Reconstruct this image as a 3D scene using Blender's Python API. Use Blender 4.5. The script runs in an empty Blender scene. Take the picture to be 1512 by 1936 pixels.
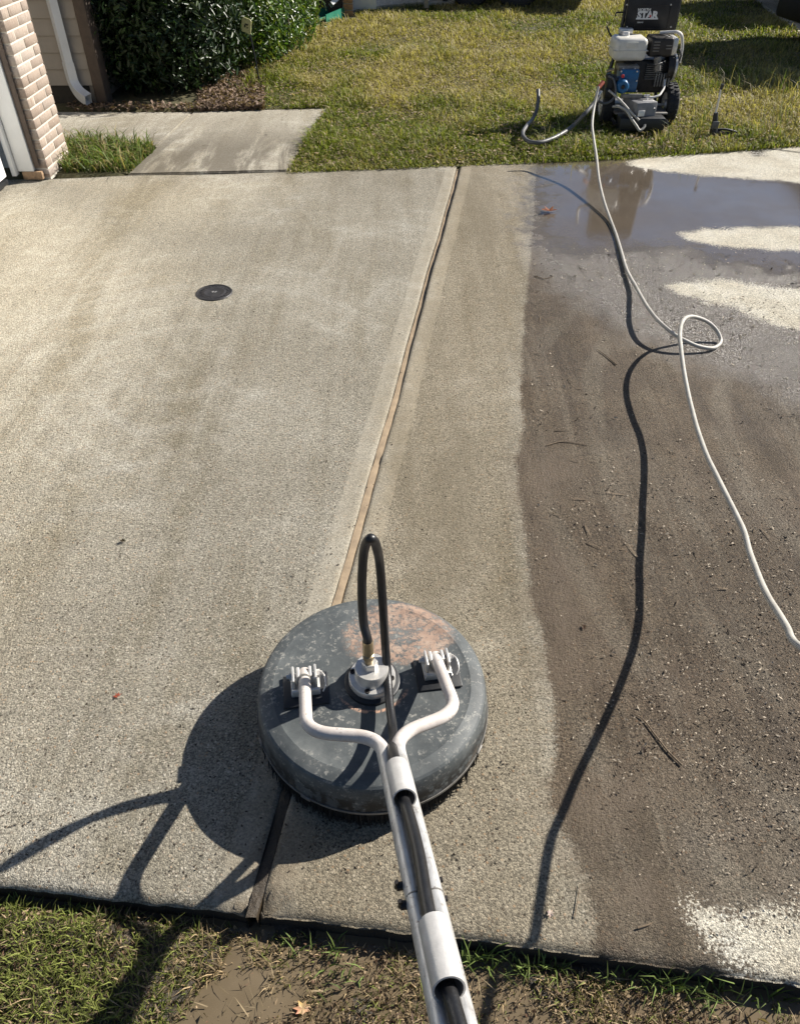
import bpy, bmesh, math, random
import numpy as np
from mathutils import Vector, Matrix

random.seed(7)
rng = np.random.default_rng(11)
S = bpy.context.scene
C = S.collection

# ------------------------------------------------------------------ camera
CAM_H, PITCH, FOC, CX, CY = 1.65, math.radians(42), 1400.0, 756.0, 968.0
cp, sp = math.cos(PITCH), math.sin(PITCH)
cam = bpy.data.cameras.new('camera')
cam.sensor_fit = 'HORIZONTAL'; cam.sensor_width = 36.0; cam.lens = 36.0 * FOC / 1512.0
cam.clip_start = 0.02; cam.clip_end = 2000
co = bpy.data.objects.new('camera', cam); C.objects.link(co)
co.location = (0, 0, CAM_H); co.rotation_euler = (math.pi / 2 - PITCH, 0, 0)
S.camera = co

# ------------------------------------------------------------------ light
SUN = Vector((1.31, 0.65, 1.0)).normalized()
SUN_EL = math.asin(SUN.z); SUN_AZ = math.atan2(SUN.x, SUN.y)
W = bpy.data.worlds.new('World'); S.world = W; W.use_nodes = True
wn = W.node_tree; wn.nodes.clear()
sky = wn.nodes.new('ShaderNodeTexSky'); sky.sky_type = 'NISHITA'; sky.sun_disc = False
sky.sun_elevation = SUN_EL; sky.sun_rotation = SUN_AZ
sky.air_density = 0.7; sky.dust_density = 0.5; sky.ozone_density = 2.0
bg = wn.nodes.new('ShaderNodeBackground'); bg.inputs['Strength'].default_value = 0.05
wo = wn.nodes.new('ShaderNodeOutputWorld')
wn.links.new(sky.outputs[0], bg.inputs[0]); wn.links.new(bg.outputs[0], wo.inputs[0])
sl = bpy.data.lights.new('sun', 'SUN'); sl.energy = 5.0; sl.angle = math.radians(0.53); sl.color = (1.0, 0.945, 0.86)
so = bpy.data.objects.new('sun', sl); C.objects.link(so)
so.rotation_euler = (-SUN).to_track_quat('-Z', 'Y').to_euler(); so.location = (6, 4, 8)
S.view_settings.view_transform = 'Standard'; S.view_settings.look = 'None'
S.view_settings.gamma = 1.0; S.view_settings.use_curve_mapping = False
S.view_settings.exposure = 0.9
S.cycles.use_denoising = True
S.cycles.max_bounces = 6

# ------------------------------------------------------------------ survey helpers (photo point -> place on the ground / on a vertical plane)
def ray(px, py):
    x = (px - CX) / FOC; v = (CY - py) / FOC
    return Vector((x, cp + v * sp, -sp + v * cp))
def at(px, py, z=0.0):
    d = ray(px, py); t = (z - CAM_H) / d.z
    return Vector((d.x * t, d.y * t, z))
def on_y(px, py, y):
    d = ray(px, py); t = y / d.y
    return Vector((d.x * t, y, CAM_H + d.z * t))

# ------------------------------------------------------------------ object helpers
def tag(o, label=None, cat=None, group=None, kind=None):
    if label: o['label'] = label
    if cat: o['category'] = cat
    if group: o['group'] = group
    if kind: o['kind'] = kind
    return o
def empty(name, loc=(0, 0, 0), rz=0.0):
    o = bpy.data.objects.new(name, None); C.objects.link(o)
    o.location = loc; o.rotation_euler = (0, 0, rz); o.empty_display_size = 0.1
    return o
def link(name, me, mat=None, parent=None):
    o = bpy.data.objects.new(name, me); C.objects.link(o)
    if mat is not None and not me.materials: me.materials.append(mat)
    if parent is not None: o.parent = parent
    return o

class MB:
    """collects simple shapes into one mesh"""
    def __init__(s): s.v = []; s.f = []; s.m = []
    def add(s, vs, fs, mi=0):
        b = len(s.v); s.v += [tuple(x) for x in vs]; s.f += [tuple(i + b for i in f) for f in fs]; s.m += [mi] * len(fs)
        return s
    def bm(s, bm, M=None, mi=0):
        if M is not None: bm.transform(M)
        bm.verts.index_update()
        s.add([v.co[:] for v in bm.verts], [[v.index for v in f.verts] for f in bm.faces], mi); bm.free(); return s
    def box(s, c, size, r=0.0, rot=None, seg=2, mi=0):
        bm = bmesh.new(); bmesh.ops.create_cube(bm, size=1.0)
        bmesh.ops.scale(bm, vec=Vector(size), verts=bm.verts)
        if r > 0: bmesh.ops.bevel(bm, geom=bm.edges[:], offset=r, segments=seg, affect='EDGES', profile=0.5)
        M = Matrix.Translation(Vector(c))
        if rot is not None: M = M @ rot.to_4x4()
        return s.bm(bm, M, mi)
    def tube(s, pts, r, n=12, caps=True, mi=0, r2=None, sub=0):
        P = [Vector(p) for p in pts]
        if sub: P = spline(P, sub)
        k = len(P); T = []
        for i in range(k):
            a = P[min(i + 1, k - 1)] - P[max(i - 1, 0)]; T.append(a.normalized())
        up = Vector((0, 0, 1)) if abs(T[0].z) < 0.9 else Vector((1, 0, 0))
        nrm = (up - T[0] * up.dot(T[0])).normalized(); vs = []
        for i in range(k):
            nrm = (nrm - T[i] * nrm.dot(T[i])).normalized(); b = T[i].cross(nrm)
            rr = r if r2 is None else r + (r2 - r) * i / max(1, k - 1)
            for j in range(n):
                a = 2 * math.pi * j / n; vs.append(P[i] + (nrm * math.cos(a) + b * math.sin(a)) * rr)
        fs = [(i * n + j, i * n + (j + 1) % n, (i + 1) * n + (j + 1) % n, (i + 1) * n + j) for i in range(k - 1) for j in range(n)]
        if caps: fs += [tuple(reversed(range(n))), tuple(range((k - 1) * n, k * n))]
        return s.add(vs, fs, mi)
    def lathe(s, prof, n=48, c=(0, 0, 0), M=None, mi=0):
        vs = []; k = len(prof)
        for i in range(n):
            a = 2 * math.pi * i / n
            for r, z in prof: vs.append(Vector((r * math.cos(a), r * math.sin(a), z)))
        if M is not None: vs = [M @ v for v in vs]
        vs = [v + Vector(c) for v in vs]
        fs = [(i * k + j, ((i + 1) % n) * k + j, ((i + 1) % n) * k + j + 1, i * k + j + 1) for i in range(n) for j in range(k - 1)]
        return s.add(vs, fs, mi)
    def cyl(s, a, b, r, n=16, mi=0, r2=None): return s.tube([a, b], r, n, True, mi, r2)
    def build(s, name, mats, parent=None, angle=35, weld=0.0):
        me = bpy.data.meshes.new(name); me.from_pydata(s.v, [], s.f)
        if not isinstance(mats, (list, tuple)): mats = [mats]
        for m in mats: me.materials.append(m)
        me.polygons.foreach_set('material_index', s.m)
        bm = bmesh.new(); bm.from_mesh(me)
        if weld: bmesh.ops.remove_doubles(bm, verts=bm.verts, dist=weld)
        bmesh.ops.recalc_face_normals(bm, faces=bm.faces); bm.to_mesh(me); bm.free()
        me.polygons.foreach_set('use_smooth', [True] * len(me.polygons))
        me.set_sharp_from_angle(angle=math.radians(angle)); me.update()
        return link(name, me, None, parent)

def spline(P, sub):
    P = [Vector(p) for p in P]; out = []
    for i in range(len(P) - 1):
        p0 = P[i - 1] if i else P[0] * 2 - P[1]; p1, p2 = P[i], P[i + 1]; p3 = P[i + 2] if i + 2 < len(P) else P[-1] * 2 - P[-2]
        # centripetal Catmull-Rom keeps the bends free of overshoot
        t0 = 0; t1 = t0 + max(1e-5, (p1 - p0).length) ** 0.5; t2 = t1 + max(1e-5, (p2 - p1).length) ** 0.5; t3 = t2 + max(1e-5, (p3 - p2).length) ** 0.5
        for k in range(sub):
            t = t1 + (t2 - t1) * k / sub
            A1 = p0 * ((t1 - t) / (t1 - t0)) + p1 * ((t - t0) / (t1 - t0)); A2 = p1 * ((t2 - t) / (t2 - t1)) + p2 * ((t - t1) / (t2 - t1)); A3 = p2 * ((t3 - t) / (t3 - t2)) + p3 * ((t - t2) / (t3 - t2))
            B1 = A1 * ((t2 - t) / (t2 - t0)) + A2 * ((t - t0) / (t2 - t0)); B2 = A2 * ((t3 - t) / (t3 - t1)) + A3 * ((t - t1) / (t3 - t1))
            out.append(B1 * ((t2 - t) / (t2 - t1)) + B2 * ((t - t1) / (t2 - t1)))
    return out + [P[-1]]
def rounded(P, r, n=6):
    """polyline with its corners rounded by radius r (bent tube)"""
    P = [Vector(p) for p in P]; out = [P[0]]
    for i in range(1, len(P) - 1):
        a = (P[i - 1] - P[i]); b = (P[i + 1] - P[i]); d = min(r, a.length * .48, b.length * .48)
        p = P[i] + a.normalized() * d; q = P[i] + b.normalized() * d
        for k in range(n + 1):
            t = k / n; out.append(p * (1 - t) ** 2 + P[i] * 2 * t * (1 - t) + q * t * t)
    return out + [P[-1]]
def fast_mesh(name, V, loops, starts, mat, col=None, smooth=False):
    me = bpy.data.meshes.new(name)
    me.vertices.add(len(V)); me.vertices.foreach_set('co', np.ascontiguousarray(V, np.float32).ravel())
    me.loops.add(len(loops)); me.loops.foreach_set('vertex_index', np.ascontiguousarray(loops, np.int32))
    me.polygons.add(len(starts)); me.polygons.foreach_set('loop_start', np.ascontiguousarray(starts, np.int32))
    if smooth: me.polygons.foreach_set('use_smooth', np.ones(len(starts), bool))
    me.update(calc_edges=True)
    if col is not None:
        a = me.color_attributes.new('col', 'FLOAT_COLOR', 'POINT')
        a.data.foreach_set('color', np.c_[col, np.ones(len(col))].astype(np.float32).ravel())
    me.materials.append(mat)
    return me

# ------------------------------------------------------------------ materials
def nodes(name):
    m = bpy.data.materials.new(name); m.use_nodes = True
    t = m.node_tree; return m, t, t.nodes['Principled BSDF']
class NT:
    def __init__(s, t): s.t = t
    def n(s, typ, ins={}, **kw):
        x = s.t.nodes.new('ShaderNode' + typ)
        for k, v in kw.items(): setattr(x, k, v)
        for k, v in ins.items():
            i = x.inputs[k]
            if isinstance(v, bpy.types.NodeSocket): s.t.links.new(v, i)
            else: i.default_value = v
        return x
    def math(s, op, a, b=None, c=None, clamp=False):
        x = s.n('Math', {0: a}, operation=op, use_clamp=clamp)
        for i, q in ((1, b), (2, c)):
            if q is None: continue
            if isinstance(q, bpy.types.NodeSocket): s.t.links.new(q, x.inputs[i])
            else: x.inputs[i].default_value = q
        return x.outputs[0]
    def mix(s, f, a, b, typ='MIX'):
        x = s.n('Mix', data_type='RGBA', blend_type=typ)
        for i, q in ((0, f), (6, a), (7, b)):
            if isinstance(q, bpy.types.NodeSocket): s.t.links.new(q, x.inputs[i])
            else: x.inputs[i].default_value = (*q, 1) if isinstance(q, tuple) and len(q) == 3 else q
        return x.outputs[2]
    def mixf(s, f, a, b):
        x = s.n('Mix', data_type='FLOAT')
        for i, q in ((0, f), (2, a), (3, b)):
            if isinstance(q, bpy.types.NodeSocket): s.t.links.new(q, x.inputs[i])
            else: x.inputs[i].default_value = q
        return x.outputs[0]
    def ss(s, v, a, b):
        x = s.n('MapRange', {'Value': v, 'From Min': a, 'From Max': b}, interpolation_type='SMOOTHSTEP'); return x.outputs[0]
    def noise(s, vec, scale, detail=4, rough=.55, dist=0.0):
        return s.n('TexNoise', {'Vector': vec, 'Scale': scale, 'Detail': detail, 'Roughness': rough, 'Distortion': dist})
    def ramp(s, f, stops):
        x = s.n('ValToRGB', {'Fac': f}); e = x.color_ramp.elements
        while len(e) < len(stops): e.new(0.5)
        for k, (p, c) in zip(e, stops): k.position = p; k.color = (*c, 1)
        return x.outputs[0]
    def attr(s, name): return s.n('Attribute', attribute_name=name)
    def link(s, a, b): s.t.links.new(a, b)

def simple(name, col, rough=.5, metal=0.0, var=.25, scale=30.0, bump=0.0, bscale=200.0, dirt=None, dscale=6.0, damt=.55, spec=.5):
    """painted / plastic / metal surface with grain, wear and grime of its own"""
    m, t, b = nodes(name); q = NT(t); tc = q.n('TexCoord').outputs['Object']
    n = q.noise(tc, scale, 5, .6).outputs[0]
    lo = tuple(c * (1 - var) for c in col); hi = tuple(min(1, c * (1 + var)) for c in col)
    c = q.ramp(n, [(.3, lo), (.7, hi)])
    r = q.mixf(n, max(.02, rough - .1), min(1, rough + .12))
    if dirt:
        d = q.ss(q.noise(tc, dscale, 8, .7).outputs[0], damt, damt + .12); c = q.mix(d, c, dirt); r = q.mixf(d, r, .8)
    q.link(c, b.inputs['Base Color']); q.link(r, b.inputs['Roughness'])
    b.inputs['Metallic'].default_value = metal; b.inputs['Specular IOR Level'].default_value = spec
    if bump:
        bu = q.n('Bump', {'Strength': bump, 'Distance': .003, 'Height': q.noise(tc, bscale, 3).outputs[0]}); q.link(bu.outputs[0], b.inputs['Normal'])
    return m

def concrete_mat(name, sdf=True, tone=1.0, grime=False):
    m, t, b = nodes(name); q = NT(t); P = q.n('TexCoord').outputs['Object']
    mp = q.n('Mapping', {'Vector': P, 'Rotation': (0, 0, math.radians(-8)), 'Scale': (3.0, .55, 1)}).outputs[0]
    mp2 = q.n('Mapping', {'Vector': P, 'Rotation': (0, 0, math.radians(82)), 'Scale': (3.2, .6, 1)}).outputs[0]
    big = q.noise(P, 1.1, 6, .6).outputs[0]; st = q.noise(mp, 1.0, 6, .62, .4).outputs[0]; st2 = q.noise(mp2, 1.3, 5, .6, .3).outputs[0]
    g = tone
    c = q.ramp(big, [(.3, (.215 * g, .194 * g, .152 * g)), (.5, (.262 * g, .240 * g, .192 * g)), (.7, (.315 * g, .294 * g, .244 * g))])
    c = q.mix(q.math('MULTIPLY', q.ss(st, .48, .68), .7), c, (.165 * g, .142 * g, .096 * g))
    c = q.mix(q.math('MULTIPLY', q.ss(st2, .52, .7), .45), c, (.195 * g, .170 * g, .122 * g))
    c = q.mix(q.math('MULTIPLY', q.ss(q.noise(P, 4.0, 7, .7).outputs[0], .55, .75), .3), c, (.37 * g, .35 * g, .30 * g))
    mp3 = q.n('Mapping', {'Vector': P, 'Rotation': (0, 0, math.radians(-9)), 'Scale': (16, .7, 1)}).outputs[0]; fs = q.noise(mp3, 1.0, 5, .65, .5).outputs[0]
    mp4 = q.n('Mapping', {'Vector': P, 'Rotation': (0, 0, math.radians(-5)), 'Scale': (1.2, 22, 1)}).outputs[0]; fs2 = q.noise(mp4, 1.0, 4, .6, .8).outputs[0]
    c = q.mix(q.math('MULTIPLY', q.ss(fs, .5, .68), .30), c, (.15 * g, .128 * g, .09 * g)); c = q.mix(q.math('MULTIPLY', q.ss(fs, .46, .3), .28), c, (.38 * g, .355 * g, .295 * g)); c = q.mix(q.math('MULTIPLY', q.ss(fs2, .60, .74), .22), c, (.40 * g, .37 * g, .31 * g))
    for (ox, oy, sc_, am) in ((-.9, 2.6, 1.5, .16), (.1, 3.6, 2.1, .14), (-1.9, 4.2, 1.7, .14)):
        wmp = q.n('Mapping', {'Vector': P, 'Location': (-ox, -oy, 0)}).outputs[0]
        wv = q.n('TexWave', {'Vector': wmp, 'Scale': sc_, 'Distortion': 1.6, 'Detail': 3.0, 'Detail Scale': 1.2}, wave_type='RINGS', rings_direction='Z').outputs['Fac']
        wm = q.math('MULTIPLY', q.math('MULTIPLY', q.ss(wv, .72, .95), q.ss(big, .42, .62)), am); c = q.mix(wm, c, (.43 * g, .41 * g, .36 * g))
    # exposed sand and aggregate
    v1 = q.n('TexVoronoi', {'Vector': P, 'Scale': 300.0, 'Randomness': 1.0}); v2 = q.n('TexVoronoi', {'Vector': P, 'Scale': 125.0})
    sp1 = q.n('SeparateColor', {0: v1.outputs['Color']}).outputs[0]; sp2 = q.n('SeparateColor', {0: v2.outputs['Color']})
    k = q.math('ADD', q.math('MULTIPLY', sp1, 1.15), .42)
    grain = q.n('CombineColor', {0: k, 1: k, 2: k}).outputs[0]
    c = q.mix(.9, c, grain, 'MULTIPLY')
    peb = q.math('MULTIPLY', q.ss(v2.outputs['Distance'], .42, .3), q.ss(sp2.outputs[0], .6, .66))
    pcol = q.ramp(sp2.outputs[1], [(.12, (.10, .08, .06)), (.35, (.26, .22, .17)), (.6, (.52, .48, .40)), (.9, (.33, .235, .15))])
    c = q.mix(q.math('MULTIPLY', peb, .85), c, pcol)
    v3 = q.n('TexVoronoi', {'Vector': P, 'Scale': 46.0}); s3 = q.n('SeparateColor', {0: v3.outputs['Color']}).outputs[0]
    pit = q.math('MULTIPLY', q.ss(v3.outputs['Distance'], .16, .09), q.ss(s3, .62, .7)); c = q.mix(q.math('MULTIPLY', pit, .8), c, (.05, .04, .028))
    rough = q.mixf(big, .72, .9)
    if grime:
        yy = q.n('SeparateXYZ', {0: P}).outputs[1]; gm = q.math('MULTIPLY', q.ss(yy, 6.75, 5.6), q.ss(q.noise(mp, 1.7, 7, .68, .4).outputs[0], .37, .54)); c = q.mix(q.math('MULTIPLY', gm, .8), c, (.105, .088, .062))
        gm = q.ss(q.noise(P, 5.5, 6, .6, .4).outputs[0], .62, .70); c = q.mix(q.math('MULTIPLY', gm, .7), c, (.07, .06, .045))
    h = q.math('ADD', q.math('MULTIPLY', v1.outputs['Distance'], -1.0), q.math('MULTIPLY', q.noise(P, 520, 3, .7).outputs[0], 1.3))
    h = q.math('ADD', h, q.math('MULTIPLY', v2.outputs['Distance'], -.9)); h = q.math('ADD', h, q.math('MULTIPLY', pit, -1.2))
    bs = .8
    if sdf:
        nz = q.math('SUBTRACT', q.noise(P, 9, 6, .65).outputs[0], .5); nf = q.math('SUBTRACT', q.noise(P, 130, 3, .7).outputs[0], .5); nz2 = q.math('SUBTRACT', q.noise(P, 2.2, 5, .6).outputs[0], .5)
        def sd(nm, a, f, w):
            v = q.math('ADD', q.math('ADD', q.attr(nm).outputs['Fac'], q.math('MULTIPLY', nz, a)), q.math('MULTIPLY', nf, f)); return q.ss(v, -w, w)
        dirt = sd('dirt', .06, .06, .012); damp = sd('damp', .3, .08, .10); pale = sd('pale', .8, .06, .5); wet = sd('wet', .35, .15, .14); pool = sd('pool', .8, .20, .20); dry = sd('dry', .17, .25, .018); edge = sd('edge', .0, .006, .006); silt_and_reflection = sd('silt_and_reflection', .3, .06, .12)
        # tooled band next to the joint: closed, smoother surface
        c = q.mix(q.math('MULTIPLY', edge, .4), c, (.33, .30, .24))
        c = q.mix(q.math('MULTIPLY', pale, .75), c, q.mix(1.0, c, (1.42, 1.38, 1.30), 'MULTIPLY'))
        c = q.mix(damp, c, q.mix(1.0, c, (.88, .83, .75), 'MULTIPLY'))
        ob = q.math('MULTIPLY', damp, q.ss(q.noise(mp2, .9, 5, .6).outputs[0], .48, .66)); c = q.mix(q.math('MULTIPLY', ob, .5), c, (.150, .125, .085))
        soil = q.ramp(q.noise(P, 5, 8, .7).outputs[0], [(.3, (.30, .242, .195)), (.5, (.38, .312, .258)), (.72, (.52, .44, .37))])
        cd = q.mix(1.0, c, soil, 'MULTIPLY'); cd = q.mix(q.math('MULTIPLY', q.ss(q.noise(mp2, 2.2, 6, .7).outputs[0], .48, .68), .42), cd, (.055, .041, .030))
        cd = q.mix(q.math('MULTIPLY', q.ss(q.noise(P, 2.6, 7, .7, .8).outputs[0], .52, .62), .3), cd, (.135, .100, .070))
        gp1 = q.ss(q.noise(P, 1.6, 7, .7, .6).outputs[0], .50, .64); cd = q.mix(q.math('MULTIPLY', gp1, .26), cd, q.mix(1.0, c, (.62, .575, .535), 'MULTIPLY'))
        stt = q.ss(fs, .5, .66); cd = q.mix(q.math('MULTIPLY', stt, .4), cd, q.mix(1.0, cd, (.58, .54, .50), 'MULTIPLY')); stl = q.ss(fs, .45, .32); cd = q.mix(q.math('MULTIPLY', stl, .26), cd, q.mix(1.0, c, (.66, .61, .56), 'MULTIPLY'))
        wmp = q.n('Mapping', {'Vector': P, 'Location': (-2.6, -2.1, 0)}).outputs[0]
        wv = q.n('TexWave', {'Vector': wmp, 'Scale': 1.25, 'Distortion': 2.2, 'Detail': 4.0, 'Detail Scale': .9}, wave_type='RINGS', rings_direction='Z').outputs['Fac']
        cd = q.mix(q.math('MULTIPLY', q.math('MULTIPLY', q.ss(wv, .62, .95), q.ss(st2, .42, .6)), .4), cd, q.mix(1.0, c, (.70, .66, .62), 'MULTIPLY'))
        front = q.ss(q.n('SeparateXYZ', {0: P}).outputs[1], .66, 1.0); c = q.mix(q.math('MULTIPLY', dirt, q.mixf(front, .82, 1.0)), c, cd)
        c = q.mix(q.math('MULTIPLY', silt_and_reflection, .7), c, (.100, .072, .046))
        c = q.mix(q.math('MULTIPLY', wet, .55), c, q.mix(.6, (.100, .089, .078), grain, 'MULTIPLY'))
        c = q.mix(q.math('MULTIPLY', pool, .6), c, (.112, .090, .066))
        drycol = q.mix(.85, q.ramp(q.noise(P, 3.5, 7, .7).outputs[0], [(.3, (.44, .39, .30)), (.5, (.56, .52, .425)), (.7, (.64, .61, .53))]), grain, 'MULTIPLY')
        c = q.mix(dry, c, drycol)
        ndry = q.math('SUBTRACT', 1.0, dry)
        q.link(q.math('ADD', .25, q.math('MULTIPLY', q.math('MULTIPLY', q.math('MAXIMUM', pool, wet), ndry), .45)), b.inputs['Specular IOR Level']); q.link(q.math('MULTIPLY', q.math('MULTIPLY', pool, ndry), q.mixf(q.ss(nz2, -.12, .15), .3, .8)), b.inputs['Coat Weight']); b.inputs['Coat Roughness'].default_value = .06; b.inputs['Coat IOR'].default_value = 1.6
        rough = q.mixf(q.math('MULTIPLY', dirt, .9), rough, q.mixf(q.ss(nz2, -.15, .15), .40, .72)); rough = q.mixf(silt_and_reflection, rough, .42)
        rough = q.mixf(wet, rough, .25); rough = q.mixf(pool, rough, .06); rough = q.mixf(dry, rough, .92)
        h = q.math('MULTIPLY', h, q.math('SUBTRACT', 1.0, q.math('MULTIPLY', q.math('MULTIPLY', pool, .985), ndry)))
        h = q.math('MULTIPLY', h, q.math('SUBTRACT', 1.0, q.math('MULTIPLY', q.math('MAXIMUM', silt_and_reflection, edge), .6)))
        h = q.math('MULTIPLY', h, q.math('ADD', 1.0, q.math('MULTIPLY', dirt, .6)))
        h = q.math('MULTIPLY', h, q.math('SUBTRACT', 1.0, q.math('MULTIPLY', q.math('MULTIPLY', wet, .35), ndry)))
    q.link(c, b.inputs['Base Color']); q.link(rough, b.inputs['Roughness'])
    bu = q.n('Bump', {'Strength': bs, 'Distance': .0026, 'Height': h}); q.link(bu.outputs[0], b.inputs['Normal'])
    return m

def soil_mat(name, a, bcol, rough=.9, wet=0.0):
    m, t, b = nodes(name); q = NT(t); P = q.n('TexCoord').outputs['Object']
    n = q.noise(P, 14, 9, .7).outputs[0]; c = q.ramp(n, [(.35, a), (.65, bcol)])
    q.link(c, b.inputs['Base Color']); b.inputs['Roughness'].default_value = rough
    bu = q.n('Bump', {'Strength': .8, 'Distance': .01, 'Height': q.noise(P, 60, 6, .7).outputs[0]}); q.link(bu.outputs[0], b.inputs['Normal'])
    return m
def leaf_mat(name, rough=.5, trans=.35, spec=.5, sheen=1.0):
    m, t, b = nodes(name); q = NT(t); a = q.attr('col').outputs['Color']
    q.link(a, b.inputs['Base Color']); b.inputs['Roughness'].default_value = rough; b.inputs['Specular IOR Level'].default_value = spec
    tr = q.n('BsdfTranslucent', {'Color': q.mix(1.0, a, (1.25, 1.35, .55), 'MULTIPLY')}); mx = q.n('MixShader', {0: trans, 1: b.outputs[0], 2: tr.outputs[0]})
    q.link(mx.outputs[0], t.nodes['Material Output'].inputs['Surface']); return m

M = {}
M['concrete'] = concrete_mat('driveway_concrete', True)
M['walk'] = concrete_mat('walk_concrete', False, 1.5, True)
M['pale_concrete'] = concrete_mat('pale_concrete', False, 2.0)
M['slab_side_shade'] = soil_mat('slab_side_shade', (.012, .010, .007), (.030, .025, .018))  # near-black tone stands in for shade on the slabs' sides
M['earth'] = soil_mat('earth', (.022, .016, .010), (.055, .040, .024), .45)
M['lawn_soil'] = soil_mat('lawn_soil', (.045, .045, .016), (.10, .085, .04))
M['grass'] = leaf_mat('grass_blade', .55, .36, .25)
M['leaf'] = leaf_mat('shrub_leaf', .36, .16, .35)
M['leaf_gloss'] = leaf_mat('glossy_leaf', .30, .28, .5)
M['litter'] = leaf_mat('dead_leaf', .7, .2, .3)
M['grit'] = leaf_mat('grit_piece', .85, .0, .3)
M['black_hose'] = simple('black_hose', (.012, .012, .013), .38, 0, .3, 60, .15, 300)
M['grey_hose'] = simple('grey_hose', (.40, .38, .335), .5, 0, .15, 25, .1, 500, (.22, .19, .14), 14, .6)
M['dark_grey_hose'] = simple('dark_grey_hose', (.10, .10, .10), .45, 0, .2, 25, .1, 400, (.16, .14, .11), 14, .58)
M['steel'] = simple('galvanised_steel', (.62, .60, .57), .42, .35, .12, 40, .12, 250, (.42, .37, .30), 10, .62)
M['dull_steel'] = simple('dull_steel', (.20, .19, .175), .5, .4, .3, 40, .12, 250, (.08, .07, .055), 10, .55)
M['alu'] = simple('cast_aluminium', (.66, .64, .60), .38, .6, .12, 50, .12, 250, (.3, .27, .22), 16, .64)
M['pipe_white'] = None
M['brass'] = simple('brass', (.42, .33, .2), .35, .8, .2, 60)
M['rubber'] = simple('tyre_rubber', (.016, .016, .017), .7, 0, .3, 40, .3, 150, (.07, .06, .045), 8, .6)
M['black_plastic'] = simple('black_plastic', (.014, .015, .017), .45, 0, .3, 30, .1, 300, (.06, .052, .042), 9, .62)
M['black_paint'] = simple('black_paint', (.012, .013, .016), .35, .1, .3, 20, 0, 1, (.05, .045, .04), 8, .66)
M['bristle'] = simple('brush_bristle', (.010, .009, .008), .75, 0, .4, 60)
M['tank_white'] = simple('tank_white', (.60, .585, .53), .4, 0, .1, 14, 0, 1, (.34, .31, .25), 7, .6)
M['engine_dark'] = simple('engine_dark', (.030, .026, .024), .5, .3, .4, 30, .3, 120, (.11, .09, .07), 8, .58)
M['engine_grey'] = simple('engine_grey', (.20, .19, .175), .5, .4, .3, 30, .2, 120, (.12, .10, .08), 8, .56)
M['pump_blue'] = simple('pump_blue', (.010, .10, .24), .38, .1, .2, 20, 0, 1, (.03, .06, .09), 9, .62)
M['red_plastic'] = simple('red_plastic', (.42, .10, .06), .45, 0, .2, 30)
M['box_grey'] = simple('box_grey', (.20, .20, .205), .5, 0, .2, 20, 0, 1, (.12, .11, .09), 8, .6)
M['white_print'] = simple('white_print', (.72, .71, .68), .5, 0, .06, 30)
M['red_print'] = simple('red_print', (.5, .03, .03), .5, 0, .06, 30)
M['white_paint'] = simple('white_paint', (.76, .76, .74), .5, 0, .05, 8, .1, 60, (.52, .50, .46), 5, .66)
M['door_white'] = simple('door_white', (.80, .80, .78), .42, 0, .03, 5, 0, 1)
M['siding'] = simple('beige_siding', (.30, .27, .235), .6, 0, .08, 6, .1, 120)
M['trim_brown'] = simple('brown_trim', (.085, .062, .048), .7, 0, .2, 20, .2, 60)
M['mortar'] = simple('mortar', (.58, .53, .45), .9, 0, .12, 60, .5, 300)
M['gutter_white'] = simple('gutter_white', (.66, .67, .67), .35, .1, .06, 10, 0, 1, (.40, .37, .31), 7, .62)
M['rot_wood'] = simple('bare_wood', (.26, .17, .10), .85, 0, .4, 40, .4, 200)
M['dark_gap'] = simple('dark_gap', (.03, .027, .022), .9, 0, .3, 30, .3, 100)
M['green_plastic'] = simple('green_plastic', (.02, .17, .11), .42, 0, .15, 12, 0, 1, (.09, .12, .08), 8, .64)
M['sign_yellow'] = simple('sign_yellow', (.55, .53, .27), .5, 0, .1, 20)
M['car_black'] = simple('car_black', (.005, .0052, .006), .3, 0, .2, 10, spec=.35)
M['matt_black'] = simple('matt_black', (.005, .005, .0055), .65, 0, .2, 20, spec=.2)
M['glass_dark'] = simple('glass_dark', (.01, .012, .014), .06, 0, .1, 10)
M['chrome'] = simple('wheel_alloy', (.5, .5, .5), .28, .9, .1, 20)
M['iron'] = simple('cast_iron_lid', (.035, .033, .034), .5, .3, .3, 60, .4, 180, (.07, .06, .05), 20, .6)
M['foam'] = simple('joint_filler', (.30, .225, .145), .8, 0, .2, 30, .25, 160)
M['twig'] = simple('twig_bark', (.17, .125, .08), .85, 0, .35, 60)

def brick_mat():
    m, t, b = nodes('tan_brick'); q = NT(t); oi = q.n('ObjectInfo'); P = q.n('TexCoord').outputs['Object']
    off = q.n('VectorMath', {0: P, 1: oi.outputs['Random']}, operation='ADD').outputs[0]
    base = q.ramp(oi.outputs['Random'], [(0, (.29, .225, .175)), (.35, (.36, .295, .24)), (.7, (.27, .21, .165)), (1, (.39, .33, .28))])
    mp = q.n('Mapping', {'Vector': off, 'Scale': (1, 60, 9)}).outputs[0]
    scr = q.noise(mp, 2.0, 5, .7, .8).outputs[0]
    c = q.mix(q.ss(scr, .54, .66), base, (.22, .15, .11)); c = q.mix(q.ss(q.noise(off, 40, 5, .7).outputs[0], .58, .75), c, (.55, .47, .40))
    q.link(c, b.inputs['Base Color']); b.inputs['Roughness'].default_value = .88
    bu = q.n('Bump', {'Strength': .7, 'Distance': .004, 'Height': q.math('ADD', scr, q.noise(off, 220, 3).outputs[0])}); q.link(bu.outputs[0], b.inputs['Normal'])
    return m
M['brick'] = brick_mat()

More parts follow.
